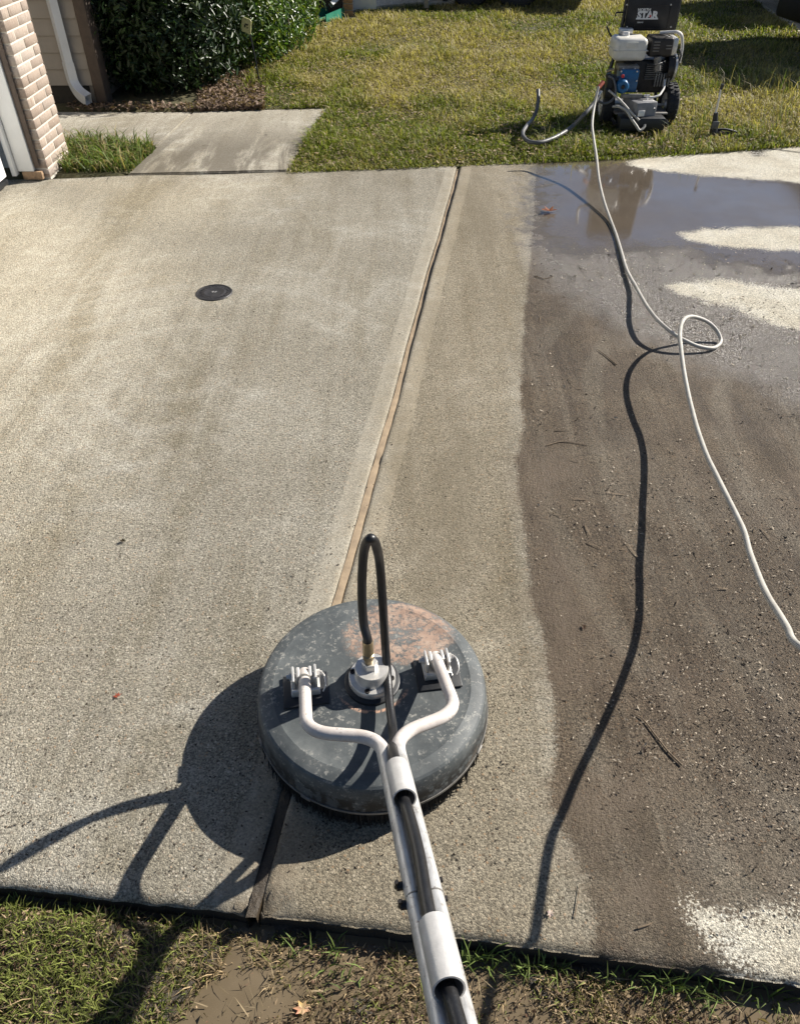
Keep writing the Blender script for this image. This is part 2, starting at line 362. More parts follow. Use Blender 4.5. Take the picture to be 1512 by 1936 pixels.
def deck_mat():
    m, t, b = nodes('worn_deck'); q = NT(t); P = q.n('TexCoord').outputs['Object']
    n = q.noise(P, 9, 8, .68).outputs[0]; c = q.ramp(n, [(.3, (.040, .046, .048)), (.5, (.070, .079, .081)), (.7, (.125, .134, .132))])
    fine = q.noise(P, 85, 6, .75).outputs[0]; mid = q.noise(P, 16, 5, .6).outputs[0]
    # chalky scuffs, many small
    sc = q.math('MULTIPLY', q.ss(fine, .52, .64), q.ss(mid, .40, .58)); c = q.mix(q.math('MULTIPLY', sc, .75), c, (.33, .32, .285))
    xyz = q.n('SeparateXYZ', {0: P}); X, Y, Z = xyz.outputs
    # patch of pinkish residue behind the swivel, on the top only
    dx = q.math('SUBTRACT', X, .085); dy = q.math('SUBTRACT', Y, .135)
    d = q.math('SQRT', q.math('ADD', q.math('MULTIPLY', q.math('MULTIPLY', dx, dx), .5), q.math('MULTIPLY', dy, dy)))
    d = q.math('ADD', d, q.math('MULTIPLY', q.math('SUBTRACT', mid, .5), .05)); d = q.math('ADD', d, q.math('MULTIPLY', q.math('SUBTRACT', fine, .5), .035))
    patch = q.math('MULTIPLY', q.ss(d, .108, .090), q.ss(Z, .148, .156)); patch = q.math('MULTIPLY', patch, q.ss(q.math('ADD', fine, q.math('MULTIPLY', n, .6)), .90, .72))
    c = q.mix(patch, c, q.ramp(q.noise(P, 28, 6, .7).outputs[0], [(.3, (.20, .135, .10)), (.5, (.33, .225, .165)), (.7, (.38, .30, .235))]))
    # scraped arc in front of the swivel
    r = q.math('SQRT', q.math('ADD', q.math('MULTIPLY', X, X), q.math('MULTIPLY', Y, Y)))
    arc = q.math('MULTIPLY', q.math('MULTIPLY', q.ss(q.math('ABSOLUTE', q.math('SUBTRACT', r, .088)), .006, .001), q.ss(Y, -.03, -.06)), q.ss(fine, .45, .56)); arc = q.math('MULTIPLY', arc, q.ss(Z, .148, .156))
    c = q.mix(arc, c, (.5, .30, .20))
    # black peeled spots on the side
    side = q.math('MULTIPLY', q.ss(Z, .135, .09), q.ss(q.noise(P, 26, 7, .7).outputs[0], .44, .52)); c = q.mix(side, c, (.012, .012, .012))
    mud = q.math('MULTIPLY', q.ss(Z, .104, .066), q.ss(q.noise(P, 22, 7, .7).outputs[0], .52, .64)); c = q.mix(q.math('MULTIPLY', mud, .6), c, (.16, .13, .10))
    q.link(c, b.inputs['Base Color']); q.link(q.mixf(fine, .5, .72), b.inputs['Roughness'])
    bu = q.n('Bump', {'Strength': .25, 'Distance': .002, 'Height': q.math('ADD', fine, patch)}); q.link(bu.outputs[0], b.inputs['Normal'])
    return m
M['deck'] = deck_mat()

def pipe_mat():
    m, t, b = nodes('worn_pipe'); q = NT(t); P = q.n('TexCoord').outputs['Object']; Y = q.n('SeparateXYZ', {0: P}).outputs[1]
    n = q.noise(P, 26, 8, .7).outputs[0]; f = q.noise(P, 120, 5, .7).outputs[0]; mp = q.n('Mapping', {'Vector': P, 'Scale': (60, 5, 30)}).outputs[0]; stx = q.noise(mp, 1.5, 5, .7).outputs[0]
    paint = q.ramp(n, [(.3, (.47, .41, .365)), (.55, (.58, .53, .49)), (.75, (.62, .585, .55))]); zinc = q.ramp(stx, [(.3, (.36, .35, .34)), (.5, (.56, .555, .54)), (.7, (.68, .67, .65))])
    k = q.ss(q.math('ADD', Y, q.math('MULTIPLY', q.math('SUBTRACT', n, .5), .12)), -.26, -.34); c = q.mix(k, paint, zinc)
    c = q.mix(q.math('MULTIPLY', q.math('MULTIPLY', q.ss(f, .54, .64), q.ss(n, .46, .6)), .75), c, (.20, .155, .115)); c = q.mix(q.math('MULTIPLY', q.ss(stx, .62, .74), .5), c, (.24, .205, .17))
    q.link(c, b.inputs['Base Color']); q.link(q.mixf(k, .55, .40), b.inputs['Roughness']); q.link(q.math('MULTIPLY', k, .45), b.inputs['Metallic'])
    bu = q.n('Bump', {'Strength': .15, 'Distance': .002, 'Height': f}); q.link(bu.outputs[0], b.inputs['Normal']); return m
M['pipe_white'] = pipe_mat()

def water_mat():
    m, t, b = nodes('muddy_water'); q = NT(t); P = q.n('TexCoord').outputs['Object']
    c = q.ramp(q.noise(P, 7, 5, .6).outputs[0], [(.3, (.115, .088, .054)), (.7, (.165, .128, .082))]); q.link(c, b.inputs['Base Color'])
    b.inputs['Roughness'].default_value = .08; b.inputs['IOR'].default_value = 1.33
    bu = q.n('Bump', {'Strength': .06, 'Distance': .004, 'Height': q.noise(P, 28, 3).outputs[0]}); q.link(bu.outputs[0], b.inputs['Normal'])
    return m
M['mud_water'] = water_mat()

# ================================================================== GROUND
g = MB(); n = 40
g.add([(math.cos(2 * math.pi * i / n) * 400, math.sin(2 * math.pi * i / n) * 400, -.16) for i in range(n)], [tuple(range(n))])
tag(g.build('ground', M['earth']), 'bare brown earth far around the driveway', 'ground', kind='structure')

# driveway: two slabs with an open joint between them
FX = np.array([-6, -.85, -.293, .3, .78, 6.5]); FY = np.array([1.19, .637, .588, .515, .457, -.17])
BX = np.array([-6, -1.83, -.77, .41, .78, 1.67, 2.3, 2.96, 6.5]); BY = np.array([4.75, 5.212, 5.288, 5.433, 5.48, 5.597, 5.74, 5.885, 6.6])
def fy(x): return np.interp(x, FX, FY)
def by(x): return np.interp(x, BX, BY)
JA, JB = Vector((-.309, .588)), Vector((.413, 5.433))
def jx(y): return JA.x + (JB.x - JA.x) * (y - JA.y) / (JB.y - JA.y)
# the joint wanders by a few millimetres
def jw(y): return .0022 * np.sin(y * 3.1) + .0014 * np.sin(y * 7.7 + 1)

def wpoly(pts): return np.array([at(*p)[:2] for p in pts])
POLY = {
 'dirt': [wpoly([(1016, 306), (1012, 340), (1008, 420), (1000, 500), (992, 580), (988, 650), (985, 740), (988, 800), (982, 850), (974, 872), (980, 910), (986, 960), (990, 1030), (997, 1090), (1012, 1150), (1028, 1220), (1043, 1300), (1049, 1380), (1047, 1450), (1040, 1510), (1056, 1565), (1090, 1620), (1115, 1690), (1128, 1740), (1130, 1990), (3600, 2300), (3600, 300), (2200, 200)])],
 'damp': [wpoly([(868, 312), (1016, 306), (985, 700), (985, 900), (1000, 1100), (1060, 1400), (1128, 1740), (1128, 1990), (470, 1990), (520, 1560), (640, 1140), (760, 720)])],
 'pale': [wpoly([(-900, 250), (60, 372), (240, 420), (330, 520), (250, 640), (180, 780), (120, 1000), (60, 1250), (-60, 1600), (-900, 1700)]), wpoly([(150, 340), (420, 330), (520, 345), (380, 420), (240, 440)])],
 'wet': [wpoly([(1012, 300), (1004, 430), (1010, 500), (1060, 545), (1130, 590), (1210, 640), (1300, 680), (1400, 712), (1520, 770), (1900, 900), (3600, 800), (3600, 250), (2000, 200)])],
 'pool': [wpoly([(1008, 300), (1003, 400), (1020, 455), (1100, 480), (1190, 470), (1270, 470), (1350, 500), (1512, 520), (1900, 560), (3000, 500), (3000, 300), (1512, 330), (1400, 325), (1250, 300), (1150, 285)])],
 'dry': [wpoly([(1185, 308), (1215, 296), (1300, 288), (1400, 279), (1412, 284), (1424, 294), (1440, 295), (1450, 286), (1440, 277), (1512, 255), (2200, 180), (2200, 430), (1600, 360), (1512, 345), (1410, 336), (1330, 331), (1245, 322), (1200, 314)]),
         wpoly([(1286, 441), (1330, 432), (1420, 430), (1512, 431), (1700, 436), (1700, 490), (1512, 473), (1430, 470), (1350, 463), (1300, 452)]),
         wpoly([(1264, 538), (1300, 531), (1380, 531), (1440, 540), (1512, 548), (1800, 580), (1800, 690), (1512, 627), (1440, 605), (1390, 580), (1330, 568), (1290, 554)]),
         wpoly([(1322, 1727), (1400, 1734), (1455, 1731), (1475, 1718), (1512, 1710), (1800, 1700), (1800, 2000), (1512, 1880), (1430, 1850), (1395, 1815), (1355, 1780)])],
 'silt_and_reflection': [wpoly([(985, 850), (1060, 840), (1085, 900), (1060, 960), (1000, 960), (985, 910)]), wpoly([(1010, 990), (1060, 1040), (1100, 1090), (1090, 1200), (1060, 1300), (1045, 1200), (1020, 1100)]), wpoly([(1060, 1500), (1180, 1450), (1250, 1480), (1190, 1600), (1120, 1640), (1090, 1590)]), wpoly([(1140, 300), (1250, 305), (1248, 452), (1150, 455)]), wpoly([(1150, 1660), (1250, 1620), (1270, 1720), (1180, 1770)])],  # patch in the pool paints the washer's brown reflection; the rest is silt
}
JS = .026
POLY['silt_and_reflection'].append(wpoly([(500, 1600), (535, 1580), (540, 1625), (512, 1665), (500, 1740), (448, 1760), (450, 1715), (480, 1660)]))
def sdf(P, poly):
    A = poly; B = np.roll(poly, -1, 0); d = np.full(len(P), 1e9); ins = np.zeros(len(P), bool)
    for a, b in zip(A, B):
        ab = b - a; t = np.clip(((P - a) @ ab) / max(1e-12, ab @ ab), 0, 1); q = P - (a + t[:, None] * ab)
        d = np.minimum(d, np.hypot(q[:, 0], q[:, 1]))
        c = (a[1] > P[:, 1]) != (b[1] > P[:, 1])
        if a[1] != b[1]: ins ^= c & (P[:, 0] < (b[0] - a[0]) * (P[:, 1] - a[1]) / (b[1] - a[1]) + a[0])
    return np.where(ins, d, -d)
def lines(lo, hi, step, ends=(.004, .010)):
    k = max(2, int((hi - lo) / step)); return k
THICK = .115
_er = np.random.default_rng(3); _ek = _er.uniform(12, 260, 26); _ep = _er.uniform(0, 6.3, 26)
def edge_n(x): return sum(np.sin(x * k + p) * (40 / (40 + k)) for k, p in zip(_ek, _ep)) / 4
def slab(name, side):
    # u runs from the joint outwards, v from the front edge to the back edge
    inner = np.array([0, .003, .008, .016, .03, .045, .06, .08])
    u = np.r_[inner, np.arange(.10, 3.0, .019), np.arange(3.0, 6.0, .25)]
    v = np.r_[0, .003, .008, .016, .03, np.arange(.05, 1.6, .014), np.arange(1.6, 4.6, .02)]
    v = v / v[-1]; v = np.r_[v[:-1], 1 - .004, 1.0]; v.sort()
    U, V = np.meshgrid(u, v); sgn = -1 if side == 'left' else 1
    x0 = 0 * U
    # iterate: x depends on the joint, joint depends on y
    Y = np.full_like(U, 3.0)
    for _ in range(4):
        X = jx(Y) + jw(Y) + sgn * (JS / 2 + U); F = fy(X) + .003 * np.sin(X * 5) + .0022 * edge_n(X); Bk = by(X) + .006 * np.sin(X * 7 + 1); Y = F + (Bk - F) * V
    # broken arris where the joint meets the front edge
    dz = np.zeros_like(X)
    dz -= .006 * np.clip(1 - U / .012, 0, 1) ** 2
    d_front = (Y - F); dz -= .014 * np.clip(1 - d_front / .02, 0, 1) ** 2
    chip = np.clip(1 - np.hypot((X + .29) / .09, (Y - .60) / .03), 0, 1); dz -= .035 * chip * (.6 + .4 * np.sin(X * 240) * np.sin(Y * 300 + X * 90))
    chip = np.clip(1 - np.hypot((X - .60) / .05, (Y - .475) / .02), 0, 1); dz -= .03 * chip * (.6 + .4 * np.sin(X * 260))
    dz += .0012 * np.sin(X * 5.1 + Y * 2) * np.sin(Y * 3.7 - X)
    edge_rough = np.clip(1 - d_front / .012, 0, 1); Y = Y + edge_rough * .003 * edge_n(X * 1.7 + 4); dz -= .004 * edge_rough * np.clip(edge_n(X * 2.3 + 9), 0, 2)
    nv, nu = U.shape; top = np.c_[X.ravel(), Y.ravel(), dz.ravel()]
    # skirts: front, joint side, back
    idx = np.arange(nv * nu).reshape(nv, nu); q = np.stack([idx[:-1, :-1], idx[:-1, 1:], idx[1:, 1:], idx[1:, :-1]], -1).reshape(-1, 4)
    if sgn < 0: q = q[:, ::-1]
    V3 = [top]; Q = [q]; base = len(top)
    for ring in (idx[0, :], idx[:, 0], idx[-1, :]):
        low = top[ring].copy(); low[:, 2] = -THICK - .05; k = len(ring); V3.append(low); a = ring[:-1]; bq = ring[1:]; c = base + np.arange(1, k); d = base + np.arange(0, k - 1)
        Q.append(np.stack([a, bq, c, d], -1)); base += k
    V3 = np.concatenate(V3); Q = np.concatenate(Q)
    me = fast_mesh(name, V3, Q.ravel(), np.arange(len(Q)) * 4, M['concrete'])
    me.materials.append(M['slab_side_shade']); mi = np.zeros(len(Q), np.int32); mi[len(q):] = 1; me.polygons.foreach_set('material_index', mi)
    sm = np.zeros(len(Q), bool); sm[:len(q)] = True; me.polygons.foreach_set('use_smooth', sm)
    P2 = V3[:, :2]
    for nm, pl in POLY.items():
        s = np.max([sdf(P2, p) for p in pl], 0); a = me.attributes.new(nm, 'FLOAT', 'POINT'); a.data.foreach_set('value', np.clip(s, -3, 3).astype(np.float32))
    e = np.full(len(V3), -1.0); e[:nv * nu] = (.075 - U).ravel(); a = me.attributes.new('edge', 'FLOAT', 'POINT'); a.data.foreach_set('value', e.astype(np.float32))
    o = link(name, me); return o
dl = tag(slab('driveway', 'left'), 'cleaned tan concrete driveway slab between the garage and the long joint', 'driveway', kind='structure')
dr = tag(slab('driveway', 'right'), 'wet brown concrete driveway slab with dry pale patches right of the long joint', 'driveway', kind='structure')

# filler strip lying in the joint: near the surface close to the cleaner, sunk further away
fb = MB(); pv = []
ys = np.arange(.578, 5.43, .03)
for i, y in enumerate(ys):
    zt = -.004 - .014 * min(1, max(0, (y - 2.1) / 1.2))
    zt += .0012 * math.sin(y * 23) - (.007 if abs(y - 2.12) < .02 else 0) - (.004 if .60 < y < .8 else 0)
    x = jx(y) + jw(y); w = JS / 2 - .0012 + (.0008 * math.sin(y * 41))
    pv += [(x - w, y, -.1), (x - w, y, zt), (x + w * .2, y, zt + .0015), (x + w, y, zt), (x + w, y, -.1)]
for i in range(len(ys) - 1): fb.add(pv[i * 5:i * 5 + 10], [(j, 5 + j, 6 + j, 1 + j) for j in range(4)], 0 if ys[i] > 1.0 else 1)
tag(fb.build('joint_filler', [M['foam'], M['earth']], weld=.0001), 'tan filler strip running along the driveway joint', 'joint strip', kind='structure')
# narrow dark seam where the far right slab begins
fb = MB(); a, b = at(1440, 278, .004), at(1900, 335, .004); d = (b - a).normalized(); nn = Vector((-d.y, d.x, 0)) * .007
fb.add([a - nn, b - nn, b + nn, a + nn], [(0, 1, 2, 3)])
tag(fb.build('control_joint', M['dark_gap']), 'thin dark seam crossing the pale dry concrete', 'joint', kind='structure')

# walkway: main slab and the branch towards the porch
def prism(name, pts, z0, z1, mat, kind='structure', label=None, cat=None, bev=.008, parent=None):
    bm = bmesh.new(); vs = [bm.verts.new((p[0], p[1], z1)) for p in pts]; f = bm.faces.new(vs)
    r = bmesh.ops.extrude_face_region(bm, geom=[f]); bmesh.ops.translate(bm, vec=(0, 0, z0 - z1), verts=[v for v in r['geom'] if isinstance(v, bmesh.types.BMVert)])
    bmesh.ops.recalc_face_normals(bm, faces=bm.faces)
    if bev: bmesh.ops.bevel(bm, geom=[e for e in bm.edges if all(abs(v.co.z - z1) < 1e-5 for v in e.verts)], offset=bev, segments=2, affect='EDGES')
    me = bpy.data.meshes.new(name); bm.to_mesh(me); bm.free(); o = link(name, me, mat, parent)
    return tag(o, label, cat, kind=kind)
def wl(*p): return [at(a, b)[:2] for a, b in p]
prism('walkway', wl((243, 331), (543, 324), (622, 207), (367, 213), (298, 279)), -.12, .012, M['walk'], label='pale concrete walkway slab running off the back of the driveway', cat='walkway')
prism('walkway', wl((365, 213.4), (296, 278), (90, 272), (-60, 270), (-60, 213), (60, 213)), -.12, .010, M['walk'], label='shaded walkway slab turning left past the brick corner to the porch', cat='walkway')

# lawn earth behind the driveway, gently uneven
def terrain(name, x0, x1, y0, y1, step, zf, mat, **kw):
    xs = np.arange(x0, x1 + step, step); ysv = np.arange(y0, y1 + step, step); X, Y = np.meshgrid(xs, ysv); Z = zf(X, Y)
    nv, nu = X.shape; idx = np.arange(nv * nu).reshape(nv, nu); q = np.stack([idx[:-1, :-1], idx[:-1, 1:], idx[1:, 1:], idx[1:, :-1]], -1).reshape(-1, 4)
    me = fast_mesh(name, np.c_[X.ravel(), Y.ravel(), Z.ravel()], q.ravel(), np.arange(len(q)) * 4, mat, smooth=True)
    return tag(link(name, me), kind='structure', **kw)
def wav(X, Y, s=1.0): return (np.sin(X * 1.7 * s + Y * .9 * s) + np.sin(Y * 2.3 * s - X * 1.1 * s + 2) + np.sin(X * 4.1 * s + 1) * np.sin(Y * 3.7 * s)) / 3
WALK_IN = wpoly([(236, 345), (541, 340), (543, 324), (622, 207), (367, 213), (-60, 213), (-60, 270), (298, 279)])
def lawn_z(X, Y):
    P = np.c_[np.ravel(X), np.ravel(Y)]
    s = np.maximum(sdf(P, WALK_IN), 0).reshape(np.shape(X))
    d = Y - by(X)
    return np.where(d < .02, -.14, .0 + .012 * wav(X, Y) + .02 * np.clip(d / .6, 0, 1)) - np.where(s > 0, .1, 0)
terrain('lawn', -4.5, 14, 4.6, 16, .07, lawn_z, M['lawn_soil'], label='patchy lawn ground behind the driveway', cat='lawn')
terrain('field', -40, 60, 15.9, 80, 1.5, lambda X, Y: .015 + .05 * wav(X, Y, .2), M['lawn_soil'], label='open ground beyond the lawn', cat='ground')
# muddy verge in front
def verge_z(X, Y):
    e = fy(X) - Y
    base = -.0665 + .017 * wav(X, Y, 7) + .008 * wav(X + 3, Y, 15) + .004 * wav(X, Y + 2, 40)
    left = np.clip((-.36 - X - .15 * (.55 - Y)) / .14, 0, 1); right = np.clip((X - .30) / .12, 0, 1)
    base = base + .04 * left * np.clip(e / .05, .3, 1) + .001 * right * np.clip((e - .02) / .05, 0, 1)
    return np.where(e < -.02, -.2, base)
terrain('verge', -1.8, 2.2, -1.0, .95, .01, verge_z, M['earth'], label='muddy verge in front of the driveway edge', cat='ground')
terrain('far_verge', -14, 14, -14, -.9, .6, lambda X, Y: -.06 + .01 * wav(X, Y), M['lawn_soil'], label='ground behind the camera', cat='ground')
w = MB(); xs = np.linspace(-1.2, 2.0, 60)
w.add([(x, float(fy(x)) + .0 , -.0595) for x in xs] + [(x, -.6, -.0595) for x in xs], [(i, 60 + i, 61 + i, 1 + i) for i in range(59)])
tag(w.build('puddle', M['mud_water']), 'brown muddy puddle lying in the trampled verge', 'puddle', kind='structure')
# neighbour's drive and the footpath on the right
prism('neighbour_driveway', wl((652, 33), (690, 23.5), (740, 16.5), (800, 12.5), (858, 11)) + [(1.2, 14.6), (-.75, 14.6)], -.1, .055, M['pale_concrete'], label='pale strip of the neighbouring concrete driveway beyond the lawn', cat='driveway')
sw = wl((1410, -8), (1434, 14), (1483, 52), (1530, 86))
sw = [Vector(p) for p in sw]; dd = (sw[-1] - sw[0]).normalized(); sw2 = [sw[0] - dd * 9] + sw + [sw[-1] + dd * 3.0]
path = empty('footpath', (0, 0, 0)); tag(path, 'sunlit pale concrete footpath at the top right corner', 'footpath', kind='structure')
L0 = sw2[0]; tot = (sw2[-1] - sw2[0]).length; nrm = Vector((-dd.y, dd.x)); nrm = nrm if nrm.x > 0 else -nrm
k = int(tot / 1.15)
for i in range(k):
    a = L0 + dd * (i * 1.15 + .008); b = L0 + dd * ((i + 1) * 1.15 - .008); off = .02 * math.sin(i)
    o = prism('paving_slab', [a, a + nrm * 3.2, b + nrm * 3.2, b], -.1, .045 + .002 * math.sin(i * 3), M['pale_concrete'], kind=None, parent=path)

# ================================================================== HOUSE
hs = empty('house', (-2.32, 5.54, 0)); tag(hs, 'near house corner with tan brick garage pier, beige siding and white downspout', 'house')
HO = Vector(hs.location)
FXW = -2.318        # brick face plane (faces the street, +x)
BL, BHt, BD, MJ = .194, .0495, .09, .0092
bm = MB().box((0, 0, 0), (BD, BL, BHt), .0016, seg=1); b0 = bm.build('brick', M['brick'], None, 60); bme = b0.data; C.objects.unlink(b0); bpy.data.objects.remove(b0)
bm = MB().box((0, 0, 0), (BD, (BL - MJ) / 2, BHt), .0016, seg=1); b1 = bm.build('brick', M['brick'], None, 60); hme = b1.data; C.objects.unlink(b1); bpy.data.objects.remove(b1)
y_hi = 5.540; y_lo = y_hi - 2 * BL - MJ
for c in range(39):
    z = .012 + BHt / 2 + c * (BHt + MJ)
    row = [(bme, BL / 2), (bme, BL * 1.5 + MJ)] if c % 2 == 0 else [(hme, (BL - MJ) / 4), (bme, (BL - MJ) / 2 + MJ + BL / 2), (hme, (BL - MJ) / 2 + MJ * 2 + BL + (BL - MJ) / 4)]
    for me, yy in row:
        o = link('brick', me, None, hs)
        o.location = (FXW - BD / 2 + random.uniform(-.002, .002) - HO.x, y_lo + yy - HO.y, z - HO.z); o.rotation_euler = (random.uniform(-.004, .004), 0, random.uniform(-.008, .008))
mt = MB().box((FXW - BD / 2 - .001 - HO.x, (y_lo + y_hi) / 2 - HO.y, 1.16), (BD - .004, y_hi - y_lo - .012, 2.33)); mt.build('mortar', M['mortar'], hs)
# garage side wall running back behind the pier, wall above
MB().box((-2.32 - 1.6 - .1 - HO.x, y_hi - .10 - HO.y, 1.3), (3.2, .16, 2.6)).build('wall', M['mortar'], hs)
# jamb board and stop, garage door with raised panels
jy = y_lo - .004
MB().box((FXW - .135 - HO.x, jy - .016 - HO.y, 1.15 + .03), (.105, .03, 2.24), .003).build('door_jamb', M['white_paint'], hs)
jb = MB().box((FXW - .205 - HO.x, jy - .04 - HO.y, 1.15 + .02), (.03, .05, 2.26), .003); jb.build('door_stop', M['white_paint'], hs)
MB().box((FXW - .060 - HO.x, jy - .010 - HO.y, 1.15 + .045), (.034, .012, 2.22), .002).build('casing_strip', M['trim_brown'], hs)
MB().box((FXW - .10 - HO.x, jy - .020 - HO.y, .035), (.13, .034, .05), .006).build('rotten_base', M['rot_wood'], hs)
gd = empty('garage_door', (FXW - .24 - HO.x, 3.7 - HO.y, 0)); gd.parent = hs
for i in range(4):
    s = MB().box((0, 0, .06 + .27 + i * .55), (.045, 2.6, .535), .006)
    for yy in (-.97, -.33, .33, .97): s.box((.022, yy, .06 + .27 + i * .55), (.012, .5, .36), .005)
    s.build('door_panel', M['door_white'], gd)
MB().box((0, 0, .035), (.05, 2.6, .03), .008).build('bottom_seal', M['black_plastic'], gd)
MB().box((FXW - .6 - HO.x, 3.0 - HO.y, -.02), (.74, 4.3, .03)).build('threshold', M['dark_gap'], hs)
# sided wall across the porch
WY = 6.98; x0w, x1w = -4.4, -2.56
zb = .165
for i in range(20):
    z = zb + i * .118; bd = MB(); t0, t1 = .0, .014
    bd.add([(x0w, WY - .016, z), (x1w, WY - .016, z), (x1w, WY - .016 + .003, z + .05), (x0w, WY - .016 + .003, z + .05), (x0w, WY, z + .122), (x1w, WY, z + .122), (x0w, WY, z), (x1w, WY, z)], [(0, 1, 2, 3), (3, 2, 5, 4), (0, 6, 7, 1), (1, 7, 5, 2)])
    o = bd.build('siding_board', M['siding'], hs, 20); o.location = -HO
MB().box((-3.42 - HO.x, WY + .08 - HO.y, 1.3), (1.7, .14, 2.6)).build('wall', M['siding'], hs)
MB().box((-3.5 - HO.x, WY + .04 - HO.y, .07), (1.8, .1, .18)).build('foundation', M['dark_gap'], hs)
MB().box((-2.51 - HO.x, WY + .05 - HO.y, 1.25), (.09, .16, 2.5), .006).build('corner_trim', M['trim_brown'], hs)
MB().box((-2.62 - HO.x, WY + 2.2 - HO.y, 1.3), (.16, 4.2, 2.6)).build('wall', M['siding'], hs)
# downspout with elbow
dp = MB(); dsx, dsy = -2.70, WY - .06
prof = []
def rect_sweep(mb, pts, w, d):
    P = [Vector(p) for p in pts]; vs = []
    for i, p in enumerate(P):
        t = (P[min(i + 1, len(P) - 1)] - P[max(i - 1, 0)]).normalized(); sx = Vector((0.80, .6, 0)); sx = (sx - t * sx.dot(t)).normalized(); sy = t.cross(sx)
        for a, b in ((-.5, -.5), (-.2, -.5), (.2, -.5), (.5, -.5), (.5, .5), (-.5, .5)): vs.append(p + sx * a * w + sy * b * d)
    n = 6
    mb.add(vs, [(i * n + j, i * n + (j + 1) % n, (i + 1) * n + (j + 1) % n, (i + 1) * n + j) for i in range(len(P) - 1) for j in range(n)] + [tuple(range(n))])
rect_sweep(dp, rounded([(dsx, dsy, 2.6), (dsx, dsy, .27)], .01), .062, .075)
d0 = dp.build('downspout', M['gutter_white'], hs, 25); d0.location = -HO
dp = MB(); rect_sweep(dp, rounded([(dsx, dsy, .34), (dsx, dsy, .19), (dsx + .045, dsy - .03, .12), (dsx + .12, dsy - .07, .085)], .06, 4), .068, .081)
d1 = dp.build('elbow', M['gutter_white'], d0, 25)

# ================================================================== FOLIAGE
def blades(P, H, Wd, lean, col, seed=0, az=None, droop=1.0):
    """grass blades: three-station tapered ribbons. P Nx3 roots, H heights, Wd widths, lean horizontal reach, col Nx3"""
    r = np.random.default_rng(seed); N = len(P); a = r.uniform(0, 2 * np.pi, N) if az is None else az; b = a + np.pi / 2 + r.normal(0, .5, N)
    dx, dy = np.cos(a), np.sin(a); wx, wy = np.cos(b) * Wd / 2, np.sin(b) * Wd / 2
    mid = P + np.c_[dx * lean * .35, dy * lean * .35, H * .62]; tip = P + np.c_[dx * lean, dy * lean, H * (1 - .25 * droop * np.clip(lean / np.maximum(H, 1e-4), 0, 2))]
    wv = np.c_[wx, wy, np.zeros(N)]
    V = np.stack([P - wv, P + wv, mid + wv * .8, mid - wv * .8, tip], 1).reshape(-1, 3)
    k = np.arange(N) * 5; loops = np.stack([k, k + 1, k + 2, k + 3, k + 3, k + 2, k + 4], 1).ravel(); starts = np.stack([np.arange(N) * 7, np.arange(N) * 7 + 4], 1).ravel()
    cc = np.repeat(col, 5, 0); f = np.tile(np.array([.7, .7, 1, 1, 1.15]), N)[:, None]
    return V, loops, starts, cc * f
def join(parts):
    V, L, St, Cc = [], [], [], []; nv = nl = 0
    for v, l, s, c in parts: V.append(v); L.append(l + nv); St.append(s + nl); Cc.append(c); nv += len(v); nl += len(l)
    return np.concatenate(V), np.concatenate(L), np.concatenate(St), np.concatenate(Cc)
def vnoise(x, y, s, seed=0):
    r = np.random.default_rng(seed); out = np.zeros_like(x)
    for _ in range(7):
        k = r.normal(0, 1, 2); k = k / np.hypot(*k) * s * r.uniform(.5, 2.0); out += np.sin(x * k[0] + y * k[1] + r.uniform(0, 6.3))
    return out / 2.6
def litter(P, L, Wd, col, seed=0, tilt=.35, curl=.3):
    """small leaf flakes: two bent quads"""
    r = np.random.default_rng(seed); N = len(P); a = r.uniform(0, 2 * np.pi, N); t = r.normal(0, tilt, N); rl = r.normal(0, tilt, N)
    u = np.c_[np.cos(a) * np.cos(t), np.sin(a) * np.cos(t), np.sin(t)]; v = np.c_[-np.sin(a) * np.cos(rl), np.cos(a) * np.cos(rl), np.sin(rl)]; nrm = np.cross(u, v)
    L = L[:, None]; Wd = Wd[:, None]; c = nrm * L * curl * r.uniform(-1, 1, (N, 1))
    V = np.stack([P - u * L / 2, P - v * Wd / 2 + c, P + u * L / 2 + c * .3, P + v * Wd / 2 + c], 1).reshape(-1, 3)
    k = np.arange(N) * 4; loops = np.stack([k, k + 1, k + 2, k, k + 2, k + 3], 1).ravel(); starts = np.stack([np.arange(N) * 6, np.arange(N) * 6 + 3], 1).ravel()
    return V, loops, starts, np.repeat(col, 4, 0)

